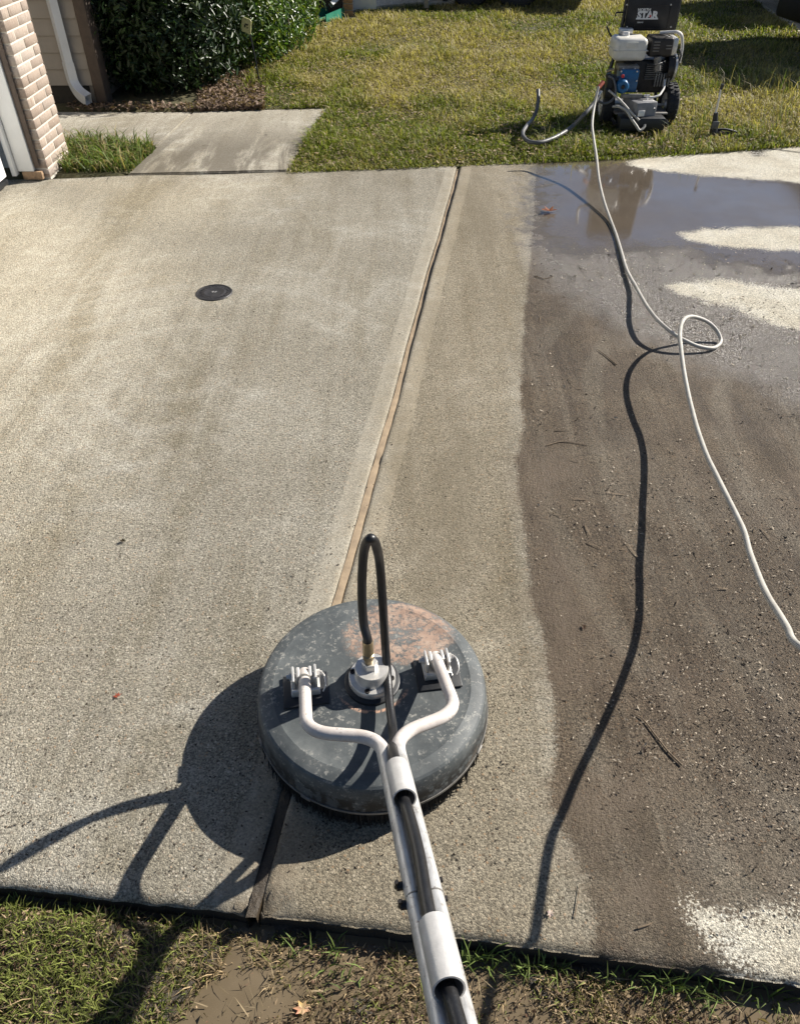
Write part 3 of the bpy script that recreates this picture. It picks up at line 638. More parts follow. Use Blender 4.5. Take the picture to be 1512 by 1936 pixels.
# --- lawn
def lawn_points(n, seed):
    r = np.random.default_rng(seed); y = 5.2 + (15.0 - 5.2) * r.beta(1.0, 1.9, n); x = r.uniform(-.19, .62, n) * y * 1.0 + r.uniform(-.5, .5, n)
    P = np.c_[x, y]; keep = (y > by(x) - .035) & (sdf(P, WALK_IN) < .0) & ~((x < -1.42) & (y > 6.85) & (y < 8.3)) & ~((x < -1.55) & (y >= 8.3)) & ~((x < -.55) & (y > 11))
    nd = wpoly([(652, 33), (690, 23.5), (740, 16.5), (800, 12.5), (858, 11), (858, -60), (600, -60)]); keep &= sdf(P, nd) < 0
    fp = np.array([sw2[0], sw2[-1], sw2[-1] + nrm * 3.3, sw2[0] + nrm * 3.3]); keep &= sdf(P, np.array([[p[0], p[1]] for p in fp])) < .0
    return x[keep], y[keep]
def lawn_colour(x, y, r):
    dryn = vnoise(x, y, 1.5, 3) * 1.25 + vnoise(x, y, 5.0, 4) * .6 + r.normal(0, .42, len(x)) + .02 + np.clip((y - 8.0) / 3.0, 0, 1) * .6 - np.clip((7.0 - y) / 1.2, 0, 1) * .15
    for px, py, rr, am in ((1010, 185, .32, 1.5), (850, 82, .8, 1.6), (960, 112, .45, 1.2), (700, 52, .8, 1.2), (1090, 215, .25, 1.2), (760, 135, .4, 1.1), (1060, 60, .7, -1.2), (650, 235, .5, -1.0), (1120, 140, .4, -1.0), (900, 200, .4, -.8), (1380, 210, .45, 1.0)):
        c0 = at(px, py); dryn = dryn + am * np.exp(-((x - c0.x) ** 2 + ((y - c0.y) * .8) ** 2) / rr ** 2)
    t = np.clip((dryn + .25) / 1.1, 0, 1)[:, None]
    gcol = np.array([.175, .205, .03]) * r.uniform(.35, 1.45, (len(x), 1)); ycol = np.array([.43, .365, .155]) * r.uniform(.45, 1.3, (len(x), 1)); s = np.array([.46, .37, .23])
    c = gcol * (1 - t) + ycol * t; k = (r.uniform(0, 1, len(x)) < .10)[:, None]; return np.where(k, s * r.uniform(.7, 1.2, (len(x), 1)), c)
x, y = lawn_points(330000, 5); r = np.random.default_rng(6); z = lawn_z(x, y); ov = y < by(x) + .03; z = np.where(ov, .002, z)
d = np.clip((y - by(x)) / .5, 0, 1); Hh = r.gamma(5, .0068, len(x)) * (.65 + .4 * d) * (1 + .45 * vnoise(x, y, 3.0, 9) + .25 * vnoise(x, y, 11, 10)); Hh = np.clip(Hh, .008, .12)
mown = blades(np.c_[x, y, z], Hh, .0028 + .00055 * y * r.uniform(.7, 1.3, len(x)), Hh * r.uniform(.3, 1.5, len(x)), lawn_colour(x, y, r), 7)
# taller seed stalks on the right, near the spray gun and in the van's shade
def scatter_px(n, x0, x1, y0, y1, seed, z=.01):
    r = np.random.default_rng(seed); pts = [at(r.uniform(x0, x1), r.uniform(y0, y1), z) for _ in range(n)]; return np.array([p[:] for p in pts])
Pt = np.concatenate([scatter_px(3200, 1310, 1600, 125, 268, 21), scatter_px(900, 1030, 1340, 215, 292, 22), scatter_px(120, 560, 1000, 60, 300, 23)]); r = np.random.default_rng(24)
Ht = np.clip(r.gamma(5, .023, len(Pt)) * (.75 + .5 * vnoise(Pt[:, 0], Pt[:, 1], 6, 26)), .03, .28); Ht[len(Pt) - 1020:] *= .6; ct = np.array([.30, .25, .14]) * r.uniform(.6, 1.4, (len(Pt), 1)); gk = (r.uniform(0, 1, len(Pt)) < .35)[:, None]; ct = np.where(gk, np.array([.12, .17, .04]) * r.uniform(.7, 1.3, (len(Pt), 1)), ct)
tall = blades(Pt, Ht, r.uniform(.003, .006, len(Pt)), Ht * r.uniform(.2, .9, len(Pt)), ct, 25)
xl, yl = lawn_points(26000, 31); r = np.random.default_rng(32)
fl = litter(np.c_[xl, yl, lawn_z(xl, yl) + r.uniform(.01, .045, len(xl))], r.uniform(.015, .04, len(xl)), r.uniform(.008, .018, len(xl)), np.array([.34, .26, .17]) * r.uniform(.5, 1.3, (len(xl), 1)), 33)
tag(link('lawn_grass', fast_mesh('lawn_grass', *join([mown, tall, fl])[:3], M['grass'], join([mown, tall, fl])[3])), 'sunlit patchy green and straw coloured lawn grass behind the driveway', 'grass', kind='stuff')
# weeds in the small bed between the brick pier and the walkway
P = scatter_px(2600, 118, 292, 268, 327, 41, .0); wp = wpoly([(100, 266), (296, 281), (242, 330), (130, 330)]); P = P[sdf(P[:, :2], wp) > -.015]; r = np.random.default_rng(42)
Hw = np.clip(r.gamma(4, .02, len(P)), .03, .17); cw = np.array([.12, .17, .04]) * r.uniform(.5, 1.5, (len(P), 1)); kk = (r.uniform(0, 1, len(P)) < .33)[:, None]; cw = np.where(kk, np.array([.32, .26, .13]) * r.uniform(.6, 1.3, (len(P), 1)), cw)
wd = blades(P, Hw, r.uniform(.005, .011, len(P)), Hw * r.uniform(.4, 1.5, len(P)), cw, 43)
tag(link('weed_grass', fast_mesh('weed_grass', *wd[:3], M['grass'], wd[3])), 'ragged weeds filling the bed between brick pier and walkway', 'weeds', kind='stuff')
# mulch and fallen leaves in front of the shrubs
P = np.concatenate([scatter_px(5200, 375, 500, 140, 210, 51, .02), scatter_px(700, 130, 420, 200, 214, 52, .02)]); P = P[sdf(P[:, :2], WALK_IN) < .02]; r = np.random.default_rng(53); P[:, 2] += r.uniform(0, .04, len(P))
lm = litter(P, r.uniform(.025, .06, len(P)), r.uniform(.012, .03, len(P)), np.array([.18, .125, .09]) * r.uniform(.4, 1.7, (len(P), 1)), 54, .5)
tag(link('leaf_mulch', fast_mesh('leaf_mulch', *lm[:3], M['litter'], lm[3])), 'brown leaf mulch spread at the foot of the shrubs', 'mulch', kind='stuff')

# --- shrubs
def shrub_leaves(blobs, n, size, seed, cols, outer=.55):
    r = np.random.default_rng(seed); per = np.array([b[3] * b[4] * b[5] for b in blobs]); per = (per / per.sum() * n).astype(int); Ps, Ns = [], []
    for (cx, cy, cz, rx, ry, rz), k in zip(blobs, per):
        d = r.normal(0, 1, (k, 3)); d /= np.linalg.norm(d, axis=1)[:, None]
        lump = 1 + .16 * np.sin(d[:, 0] * 5 + d[:, 1] * 7 + cx) * np.sin(d[:, 2] * 6 + d[:, 1] * 4) + .07 * np.sin(d[:, 0] * 17 + d[:, 2] * 13)
        rad = r.beta(5, 1.3, k) * lump; P = np.c_[cx + d[:, 0] * rx * rad, cy + d[:, 1] * ry * rad, cz + d[:, 2] * rz * rad]; Ps.append(P); Ns.append(d)
    P = np.concatenate(Ps); D = np.concatenate(Ns); k = P[:, 2] > .05; P, D = P[k], D[k]; N = len(P)
    nrm = D * .7 + r.normal(0, .55, (N, 3)) + np.array([0, 0, .45]); nrm /= np.linalg.norm(nrm, axis=1)[:, None]
    u = r.normal(0, 1, (N, 3)) + np.array([0, 0, -.35]); u -= nrm * (u * nrm).sum(1)[:, None]; u /= np.linalg.norm(u, axis=1)[:, None]; v = np.cross(nrm, u)
    L = r.uniform(.7, 1.35, (N, 1)) * size; Wd = L * r.uniform(.30, .42, (N, 1)); fold = Wd * .22
    V = np.stack([P, P + u * L * .3 - v * Wd * .45 + nrm * fold, P + u * L * .72 - v * Wd * .36 + nrm * fold * .8, P + u * L - nrm * L * .10, P + u * L * .72 + v * Wd * .36 + nrm * fold * .8, P + u * L * .3 + v * Wd * .45 + nrm * fold], 1).reshape(-1, 3)
    q = np.arange(N) * 6; loops = np.stack([q, q + 1, q + 2, q + 3, q, q + 3, q + 4, q + 5], 1).ravel(); starts = np.stack([np.arange(N) * 8, np.arange(N) * 8 + 4], 1).ravel()
    ci = r.integers(0, len(cols), N); c = np.array(cols)[ci] * r.uniform(.6, 1.35, (N, 1))
    return V, loops, starts, np.repeat(c, 6, 0)
def shrub(label, blobs, n, size, seed, cols, stems, mat='leaf'):
    base = Vector((blobs[0][0], blobs[0][1], 0)); root = empty('shrub', base); tag(root, label, 'shrub', 'evergreen shrubs along the house')
    V, l, s, c = shrub_leaves(blobs, n, size, seed, cols); me = fast_mesh('foliage', V - np.array(base[:]), l, s, M[mat], c); f = link('foliage', me, None, root); f['kind'] = 'stuff'
    mb = MB(); rr = random.Random(seed)
    for i in range(stems):
        b = blobs[rr.randrange(len(blobs))]; x, y = b[0] + rr.uniform(-.3, .3) * b[3], b[1] + rr.uniform(-.3, .3) * b[4]; tip = (b[0] + rr.uniform(-.7, .7) * b[3], b[1] + rr.uniform(-.7, .7) * b[4], b[2] + rr.uniform(.1, .7) * b[5])
        mb.tube(spline([(x, y, 0), ((x + tip[0]) / 2 + rr.uniform(-.05, .05), (y + tip[1]) / 2, tip[2] * .5), tip], 4), .014, 6, r2=.004)
    o = mb.build('stem', M['twig'], root); o.location = -base
    return root
DK = [(.022, .045, .014), (.030, .058, .017), (.018, .038, .014), (.036, .052, .02)]
LT = [(.07, .13, .025), (.10, .17, .03), (.06, .11, .03), (.17, .21, .035), (.08, .12, .05)]
shrub('large dark evergreen shrub filling the corner beside the white downspout', [(-2.05, 7.72, .75, .74, .72, .82), (-2.5, 7.95, .95, .7, .65, 1.0), (-1.85, 8.1, .95, .55, .6, .9), (-2.1, 7.6, .35, .6, .55, .45)], 30000, .062, 61, DK, 16)
shrub('glossy sunlit evergreen shrub behind the yellow yard sign', [(-1.62, 8.75, .62, .52, .62, .66), (-1.55, 9.4, .8, .55, .6, .85), (-1.45, 8.35, .35, .35, .32, .33), (-1.28, 8.85, .36, .33, .4, .38), (-1.2, 9.5, .5, .36, .5, .55)], 27000, .055, 62, LT, 12, 'leaf_gloss')
shrub('far yellowish green shrub at the corner of the neighbouring house', [(-1.35, 10.25, .55, .42, .5, .6), (-1.3, 10.7, .7, .4, .4, .7)], 9000, .055, 63, [(.07, .11, .02), (.06, .09, .02), (.10, .13, .03)], 7, 'leaf_gloss')

# ================================================================== VERGE LITTER (close to the camera)
def verge_pts(n, seed, x0=-1.15, x1=1.0, y0=.12):
    r = np.random.default_rng(seed); x = r.uniform(x0, x1, n); y = y0 + (fy(x) - .015 - y0) * r.uniform(0, 1, n); return x, y, r
x, y, r = verge_pts(60000, 71); z = verge_z(x, y)
leftm = np.clip((-.33 - x) / .12, 0, 1); clump = vnoise(x, y, 14, 72) * .5 + vnoise(x, y, 34, 73) * .4
keep = (r.uniform(0, 1, len(x)) < np.clip(.42 + .6 * leftm + .85 * clump, .03, 1)) & (z > -.071); z = np.maximum(z, -.0605)
x, y, z, clump, leftm = x[keep], y[keep], z[keep], clump[keep], leftm[keep]; N = len(x)
Hv = np.clip(r.gamma(4, .0034, N), .005, .030) * (.8 + .4 * leftm); green = np.clip(.16 + .42 * leftm + .4 * vnoise(x, y, 9, 74) + .16 * np.clip((x - .15) / .2, 0, 1) * np.clip((y - (fy(x) - .13)) / .05, 0, 1), 0, 1)
isg = (r.uniform(0, 1, N) < green)[:, None]; cg = np.array([.16, .18, .04]) * r.uniform(.5, 1.5, (N, 1)); cs = np.array([.34, .25, .14]) * r.uniform(.25, 1.35, (N, 1)); cv = np.where(isg, cg, cs)
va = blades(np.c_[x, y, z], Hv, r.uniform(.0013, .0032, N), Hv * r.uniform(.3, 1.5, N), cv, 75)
# brighter long blades in tufts by the slab edge
T = []; r = np.random.default_rng(76)
for (px, py, k, hh) in [(880, 1800, 34, .06), (925, 1815, 26, .05), (990, 1815, 34, .055), (1040, 1835, 20, .045), (1160, 1835, 18, .05), (1235, 1828, 26, .06), (1290, 1838, 28, .065), (1340, 1850, 22, .06), (1400, 1860, 14, .055), (1470, 1885, 12, .055), (300, 1915, 26, .05), (40, 1720, 40, .04), (120, 1735, 40, .04), (185, 1755, 30, .045), (620, 1800, 14, .05), (255, 1880, 30, .05), (560, 1790, 12, .04), (640, 1850, 18, .04)]:
    c = at(px, py, -.057)
    if c.y > fy(c.x) - .015: c.y = fy(c.x) - .02
    Pq = np.array(c[:]) + np.c_[r.normal(0, .022, k), r.normal(0, .012, k), np.zeros(k)]; Pq[:, 1] = np.minimum(Pq[:, 1], fy(Pq[:, 0]) - .012); Hq = np.clip(r.normal(hh * .7, hh * .25, k), .012, .09)
    T.append(blades(Pq, Hq, r.uniform(.0022, .0042, k), Hq * r.uniform(.4, 1.2, k), np.array([.12, .165, .04]) * r.uniform(.5, 1.4, (k, 1)), 77 + px))
# flat straw and leaf crumbs
x, y, r = verge_pts(40000, 81); z = np.maximum(verge_z(x, y), -.0595) + r.uniform(.0, .012, len(x)); keep = r.uniform(0, 1, len(x)) < np.clip(.38 + .75 * vnoise(x, y, 13, 82), .02, 1); x, y, z = x[keep], y[keep], z[keep]; N = len(x)
cb = np.where((r.uniform(0, 1, N) < .5)[:, None], np.array([.11, .065, .04]), np.array([.34, .25, .155])) * r.uniform(.4, 1.4, (N, 1))
vl = litter(np.c_[x, y, z], np.clip(r.gamma(2.2, .004, N), .003, .03), np.clip(r.gamma(2, .0014, N), .001, .007), cb, 83, .7)
x, y, r = verge_pts(700, 84); z = np.maximum(verge_z(x, y), -.0595) + .005; N = len(x); a = r.uniform(0, 6.28, N); LL = r.uniform(.012, .05, N)
Ps = np.c_[x, y, z]; straw = blades(Ps, r.uniform(.002, .012, N), r.uniform(.0014, .003, N), LL, np.array([.36, .28, .17]) * r.uniform(.5, 1.25, (N, 1)), 85, droop=0)
jn = join([va, vl, straw] + T)
tag(link('verge_grass', fast_mesh('verge_grass', *jn[:3], M['litter'], jn[3])), 'trampled wet grass and straw on the muddy verge at the driveway edge', 'grass', kind='stuff')

# ================================================================== LEAVES, TWIGS, GRIT
def dead_leaf(px, py, size, col, rot, label, z=.004, curl=.45, cup=.3):
    c = at(px, py, z); n = 14; vs = [(0, 0, .1 * size * cup)]; r = random.Random(px)
    for i in range(n):
        a = 2 * math.pi * i / n; lob = (1.0 if i % 2 == 0 else .52) * r.uniform(.8, 1.15); x, y = math.cos(a) * lob * size * .5, math.sin(a) * lob * size * .36
        vs.append((x, y, curl * (abs(y) * .9 + x * x * 4) + r.uniform(0, .1) * size))
    me = bpy.data.meshes.new('fallen_leaf'); me.from_pydata(vs, [], [(0, 1 + i, 1 + (i + 1) % n) for i in range(n)])
    a = me.color_attributes.new('col', 'FLOAT_COLOR', 'POINT'); a.data.foreach_set('color', [q for i in range(len(vs)) for q in (*[k * (1 if i else .7) * r.uniform(.75, 1.2) for k in col], 1)])
    o = link('fallen_leaf', me, M['litter']); o.location = c; o.rotation_euler = (r.uniform(-.15, .15), r.uniform(-.15, .15), rot)
    return tag(o, label, 'leaf', 'fallen leaves')
dead_leaf(1038, 400, .125, (.30, .10, .05), .2, 'curled red brown leaf lying in the wet area near the joint')
dead_leaf(222, 1316, .026, (.38, .09, .05), .5, 'tiny red leaf on the clean concrete left of the round cleaner')
dead_leaf(1103, 1186, .024, (.09, .05, .03), 1.4, 'small dark brown leaf on the dirty concrete right of the cleaner')
dead_leaf(1217, 1420, .022, (.035, .022, .015), 1.2, 'near black leaf scrap beside the dry twig')
dead_leaf(232, 1023, .026, (.05, .035, .02), .1, 'dark leaf scrap on clean concrete beyond the round cleaner')
dead_leaf(572, 1908, .040, (.62, .36, .19), .4, 'pale orange leaf floating in the muddy puddle', -.052)
dead_leaf(288, 1850, .030, (.62, .14, .05), 1.3, 'bright red orange leaf at the edge of the muddy puddle', -.047)
dead_leaf(1040, 1728, .022, (.55, .45, .38), .9, 'pale curled leaf near the shadow at the front edge')
def twig(pts, r, label):
    P = [at(*p, .004) for p in pts]; o = MB().tube([p - P[0] for p in P], r, 6, sub=4, r2=r * .45).build('twig', M['twig']); o.location = P[0]; return tag(o, label, 'twig', 'twigs on the dirty concrete')
twig([(1289, 1447), (1262, 1420), (1235, 1385), (1213, 1358), (1195, 1348)], .0026, 'long dry twig beside the near black leaf scrap')
twig([(1165, 689), (1145, 672), (1128, 660)], .0028, 'straight dark twig just left of the hose shadow')
twig([(1086, 1735), (1092, 1700), (1096, 1672)], .0013, 'thin reddish twig standing near the front edge of the driveway')
twig([(1205, 1755), (1228, 1748), (1235, 1744)], .002, 'short pale twig by the front edge left of the dry patch')
twig([(1033, 842), (1060, 835), (1090, 838), (1110, 842)], .0024, 'bent twig just right of the clean strip edge')
twig([(1010, 521), (1030, 526), (1045, 522)], .0028, 'curved twig at the clean strip edge below the red leaf')
def grit():
    parts = []; r = np.random.default_rng(91); n = 9500
    u = r.uniform(0, 1, (n, 2)); px = 995 + u[:, 0] ** .8 * 560; py = 470 + u[:, 1] * 1300; pos = np.array([at(a, b, .002)[:] for a, b in zip(px, py)])
    keep = (sdf(pos[:, :2], POLY['dirt'][0]) > .02) & (pos[:, 1] > fy(pos[:, 0]) + .02); dens = vnoise(pos[:, 0], pos[:, 1], 5, 92); keep &= r.uniform(0, 1, n) < np.clip(.45 + .5 * dens, .05, 1); pos = pos[keep]; N = len(pos)
    col = np.where((r.uniform(0, 1, N) < .45)[:, None], np.array([.035, .026, .018]), np.array([.34, .29, .225])) * r.uniform(.5, 1.4, (N, 1))
    parts.append(litter(pos + np.c_[np.zeros((N, 2)), r.uniform(.001, .004, N)], np.clip(r.gamma(2, .0020, N), .002, .013) * (.8 + .4 * pos[:, 1]), r.uniform(.002, .0046, N) * (.8 + .4 * pos[:, 1]), col, 93, .35))
    n = 1500; px = r.uniform(0, 980, n); py = r.uniform(420, 1650, n); pos = np.array([at(a, b, .002)[:] for a, b in zip(px, py)]); pos = pos[pos[:, 1] > fy(pos[:, 0]) + .02]; N = len(pos)
    parts.append(litter(pos, r.uniform(.003, .010, N), r.uniform(.003, .006, N), np.array([.045, .034, .024]) * r.uniform(.5, 2.0, (N, 1)), 94, .3))
    # straws and pine needles on the dirty side
    n = 170; px = 1000 + r.uniform(0, 1, n) * 512; py = r.uniform(500, 1150, n); pos = np.array([at(a, b, .003)[:] for a, b in zip(px, py)]); pos = pos[sdf(pos[:, :2], POLY['dirt'][0]) > .02]; dens = vnoise(pos[:, 0], pos[:, 1], 4, 95); pos = pos[r.uniform(0, 1, len(pos)) < np.clip(.4 + .6 * dens, 0, 1)]; N = len(pos)
    parts.append(blades(pos, r.uniform(.001, .004, N), r.uniform(.003, .006, N), np.clip(r.gamma(2, .016, N), .01, .08), np.array([.08, .06, .04]) * r.uniform(.5, 2.2, (N, 1)), 96, droop=0))
    j = join(parts); tag(link('grit', fast_mesh('grit', *j[:3], M['grit'], j[3])), 'dark grit, crumbs and needles scattered over the driveway', 'grit', kind='stuff')
grit()

# ================================================================== ACCESS COVER
c0 = at(405, 553.5, 0); cov = empty('access_cover', c0); tag(cov, 'small round black access cover set in the clean concrete', 'cover')
MB().lathe([(.090, -.02), (.090, .003), (.087, .006), (.081, .006), (.079, .002), (.079, -.01)], 48).build('ring', M['iron'], cov)
lid = MB().lathe([(0, .004), (.045, .0045), (.048, .006), (.052, .006), (.055, .004), (.078, .004), (.078, -.01)], 48)
for i in range(24):
    a = 2 * math.pi * i / 24; lid.box((.066 * math.cos(a), .066 * math.sin(a), .0045), (.010, .004, .003), 0, Matrix.Rotation(a, 3, 'Z'))
lid = lid.build('lid', M['iron'], cov)
mk = MB()
for s in (-1, 1): mk.box((s * .007, 0, .0052), (.009, .006, .0016), .0007, Matrix.Rotation(.5 * s, 3, 'Z')); mk.box((s * .007 + .002, .007, .0052), (.009, .0035, .0016), .0007)
mk.build('emblem', M['alu'], lid)

# ================================================================== SURFACE CLEANER
YAW = math.radians(8.6)
SC = Vector((-.067, 1.050, 0)); cl = empty('surface_cleaner', SC, YAW)
tag(cl, 'round dark grey pressure surface cleaner with forked pale handle on the driveway', 'surface cleaner')
Ri = Matrix.Rotation(-YAW, 3, 'Z')
def loc(p): return Ri @ (Vector(p) - SC)
def lpx(px, py, z): return loc(at(px, py, z))
dk = MB().lathe([(0, .1615), (.06, .1615), (.12, .161), (.20, .159), (.230, .158), (.237, .1592), (.243, .158), (.257, .1545), (.2655, .151), (.2705, .1465), (.2735, .140), (.2755, .130), (.2785, .100), (.2820, .070), (.281, .066), (.262, .066), (.262, .10)], 128)
dk.build('deck', M['deck'], cl, 14)
# bristle skirt: ring of real tufts
r = random.Random(4); bs = MB()
for i in range(1500):
    a = 2 * math.pi * i / 1500 + r.uniform(-.006, .006); rr = .274 + r.uniform(-.012, .005); ro = rr + r.uniform(-.006, .009); da = r.uniform(-.02, .02)
    p0 = Vector((rr * math.cos(a), rr * math.sin(a), .076)); p1 = Vector((ro * math.cos(a + da), ro * math.sin(a + da), r.uniform(.001, .008))); t = Vector((-math.sin(a), math.cos(a), 0)) * .0026; k = Vector((math.cos(a), math.sin(a), 0)) * .0026
    bs.add([p0 - t - k, p0 + t - k, p0 + k, p1 - t * .6, p1 + t * .6, p1 + k * .6], [(0, 1, 4, 3), (1, 2, 5, 4), (2, 0, 3, 5), (3, 4, 5)])
bs.lathe([(.262, .074), (.262, .004), (.274, .008), (.276, .074)], 96)
o = bs.build('bristle_skirt', M['bristle'], cl, 20); o['kind'] = 'stuff'
st = MB().lathe([(.2825, .0685), (.2845, .0685), (.2845, .0605), (.2805, .0605), (.2805, .0685)], 128).build('strap', M['dull_steel'], cl, 40)
for a in (-.62, -1.42, -2.25, -2.9, .3):
    MB().box((.2845 * math.cos(a), .2845 * math.sin(a), .0645), (.006, .026, .012), .002, Matrix.Rotation(a, 3, 'Z')).build('strap_clip', M['dull_steel'], st, 30)
# swivel stack
MB().lathe([(.066, 0.1590), (.066, 0.1690), (.062, 0.1710), (0, 0.1710)], 48, (0, -.006, 0)).build('mounting_plate', M['black_plastic'], cl)
sv = MB().lathe([(.0545, 0.1700), (.0555, 0.1730), (.0555, 0.1870), (.0535, 0.1900), (.041, 0.1900), (.040, 0.1920), (.040, 0.2190), (.038, 0.2230), (0, 0.2230)], 48, (0, -.006, 0)).build('swivel', M['alu'], cl)
for k in range(4):
    a = math.radians(-110 + 90 * k); MB().lathe([(.0065, 0.1900), (.0065, 0.1935), (.0035, 0.1938), (.003, 0.1910), (0, 0.1910)], 16, (.0475 * math.cos(a), .0475 * math.sin(a) - .006, 0)).build('bolt', M['engine_dark'], sv)
MB().lathe([(.019, 0.2210), (.019, 0.2390), (.017, 0.2420), (0, 0.2420)], 6, (-.004, -.004, 0)).build('hex_nut', M['alu'], sv, 20)
fit = MB().lathe([(.010, 0.2390), (.010, 0.2580), (.0135, 0.2600), (.0135, 0.2710), (.010, 0.2730), (.0105, 0.2750), (.0125, 0.2770), (.0125, 0.3180), (.0115, 0.3210), (0, 0.3210)], 24, (-.0065, -.006, 0)).build('hose_fitting', M['brass'], cl)
# brackets left and right
def bracket(s):
    bx = s * .158
    b = MB(); b.box((bx, -.006, .1635), (.106, .090, .006), .002)
    base = b.build('bracket_pad', M['black_plastic'], cl)
    b = MB(); b.box((bx, .006, .171), (.068, .062, .010), .002); b.box((bx - .026, .008, .193), (.006, .044, .042), .002); b.box((bx + .026, .008, .193), (.006, .044, .042), .002)
    b.box((bx, -.023, .181), (.062, .008, .018), .002)
    br = b.build('bracket', M['alu'], cl)
    p = MB(); p.cyl((bx - .042, .014, .196), (bx + .042, .014, .196), .0055); p.cyl((bx - .036, .014, .196), (bx - .029, .014, .196), .010, 6); p.cyl((bx + .029, .014, .196), (bx + .037, .014, .196), .010, 6)
    p.tube(spline([(bx + .038, .016, .202), (bx + .046, .0, .206), (bx + .047, -.024, .198), (bx + .040, -.034, .19)], 4), .0018, 6)
    p.build('hinge_pin', M['steel'], br)
    p = MB()
    for sx in (-1, 1): p.box((bx + sx * .014, .014, .196), (.008, .030, .030), .003)
    p.build('hinge_lug', M['steel'], br)
bracket(-1); bracket(1)
# fork arms and handle pole
PM = .50
def pz(y): return .194 + PM * (.018 - y)
def px_(y): return .005 + max(0, -.29 - y) * .008
def arm(s):
    e = .0145  # half spacing of the twin tubes
    P = rounded([(s * .158, .026, pz(.026)), (s * .1565, -.208, pz(-.208)), (s * e + .004, -.258, pz(-.258)), (s * e + px_(-1.16), -1.16, pz(-1.16))], .056, 9)
    return MB().tube(P, .0137, 16).build('handle_tube', M['pipe_white'], cl, 50)
t1, t2 = arm(-1), arm(1)
cb = MB().tube([(-.158, -.004, pz(-.004)), (-.158, -.013, pz(-.013))], .0143, 20).build('tube_band', M['engine_grey'], t1)
# cross grip at the far end of the pole
g1 = MB().tube(rounded([(-.22, -1.30, pz(-1.30)), (-.22, -1.15, pz(-1.15)), (.30, -1.15, pz(-1.15)), (.30, -1.30, pz(-1.30))], .05), .0150, 14).build('grip_bar', M['pipe_white'], cl, 50)
for s in (-1, 1): MB().tube([(s * .26 + .04, -1.22, pz(-1.22)), (s * .26 + .04, -1.31, pz(-1.31))], .019, 14).build('rubber_grip', M['rubber'], g1)
# sleeves welded between the tubes, hose runs through them
ax = Vector((0, -1, PM)).normalized(); up = Vector((0, PM, 1)).normalized()
def sleeve(y0, y1):
    a = Vector((px_(y0), y0, pz(y0))) + up * .027; b = Vector((px_(y1), y1, pz(y1))) + up * .027
    Rm = Matrix((Vector((1, 0, 0)), up.cross(Vector((1, 0, 0))) * -1, up)).transposed()
    mb = MB(); n = 28; vs = []
    for p in (a, b):
        for rr in (.0208, .0182):
            for j in range(n):
                t = 2 * math.pi * j / n; vs.append(p + Vector((1, 0, 0)) * rr * math.cos(t) + up * rr * math.sin(t))
    fs = []
    for j in range(n):
        k = (j + 1) % n; fs += [(j, k, 2 * n + k, 2 * n + j), (n + j, 3 * n + j, 3 * n + k, n + k), (j, n + j, n + k, k), (2 * n + j, 2 * n + k, 3 * n + k, 3 * n + j)]
    return mb.add(vs, fs).build('hose_sleeve', M['steel'], cl, 40)
sleeve(-.385, -.468); sleeve(-.705, -.795)
# wing bolts joining the two lengths of pole
for k, yy in enumerate((-.610, -.643)):
    mb = MB(); z = pz(yy); X0 = px_(yy); mb.cyl((X0 - .037, yy, z - .002), (X0 + .032, yy, z - .002), .0042, 10)
    for dz in (-1, 1): mb.tube([(X0 - .035, yy, z - .002), (X0 - .037, yy + .003, z - .002 + dz * .010)], .0036, 8)
    mb.cyl((X0 - .037, yy, z - .002), (X0 - .0275, yy, z - .002), .0065, 12); mb.build('wing_bolt', M['engine_dark'], cl)
for s in (-1, 1):
    yy = -.636; MB().tube([(s * .0145 + px_(yy), yy, pz(yy)), (s * .0145 + px_(yy), yy - .0025, pz(yy - .0025))], .0141, 20).build('tube_seam', M['engine_grey'], cl)
# black hose: up from the swivel, over, down along the pole
def hp(px, py, y): return loc(on_y(px, py, y))
hpts = [(-.0065, -.006, .305), (-.0065, -.006, .325), hp(688, 1182, 1.062), hp(685, 1150, 1.076), hp(684, 1108, 1.090), hp(685, 1075, 1.096), hp(688, 1042, 1.092), hp(693, 1026, 1.082), hp(700, 1018, 1.074), hp(707, 1023, 1.082), hp(712, 1036, 1.094), hp(717, 1060, 1.112), hp(720, 1090, 1.113), hp(724, 1150, 1.092), hp(728, 1215, 1.082), hp(732, 1270, 1.042), hp(736, 1325, .968), hp(743, 1385, .872)]
sl0 = Vector((px_(-.385), -.385, pz(-.385))) + up * .026
hpts += [Vector((px_(-.33), -.335, pz(-.335))) + up * .020, sl0, sl0 + ax * .04]
for yy in (-.46, -.50, -.58, -.65, -.71, -.78, -.85, -1.05): hpts.append(Vector((px_(yy) + .003 * math.sin(yy * 20), yy, pz(yy))) + up * .0225)
MB().tube(hpts, .0102, 16, sub=6).build('whip_hose', M['black_hose'], cl, 60)

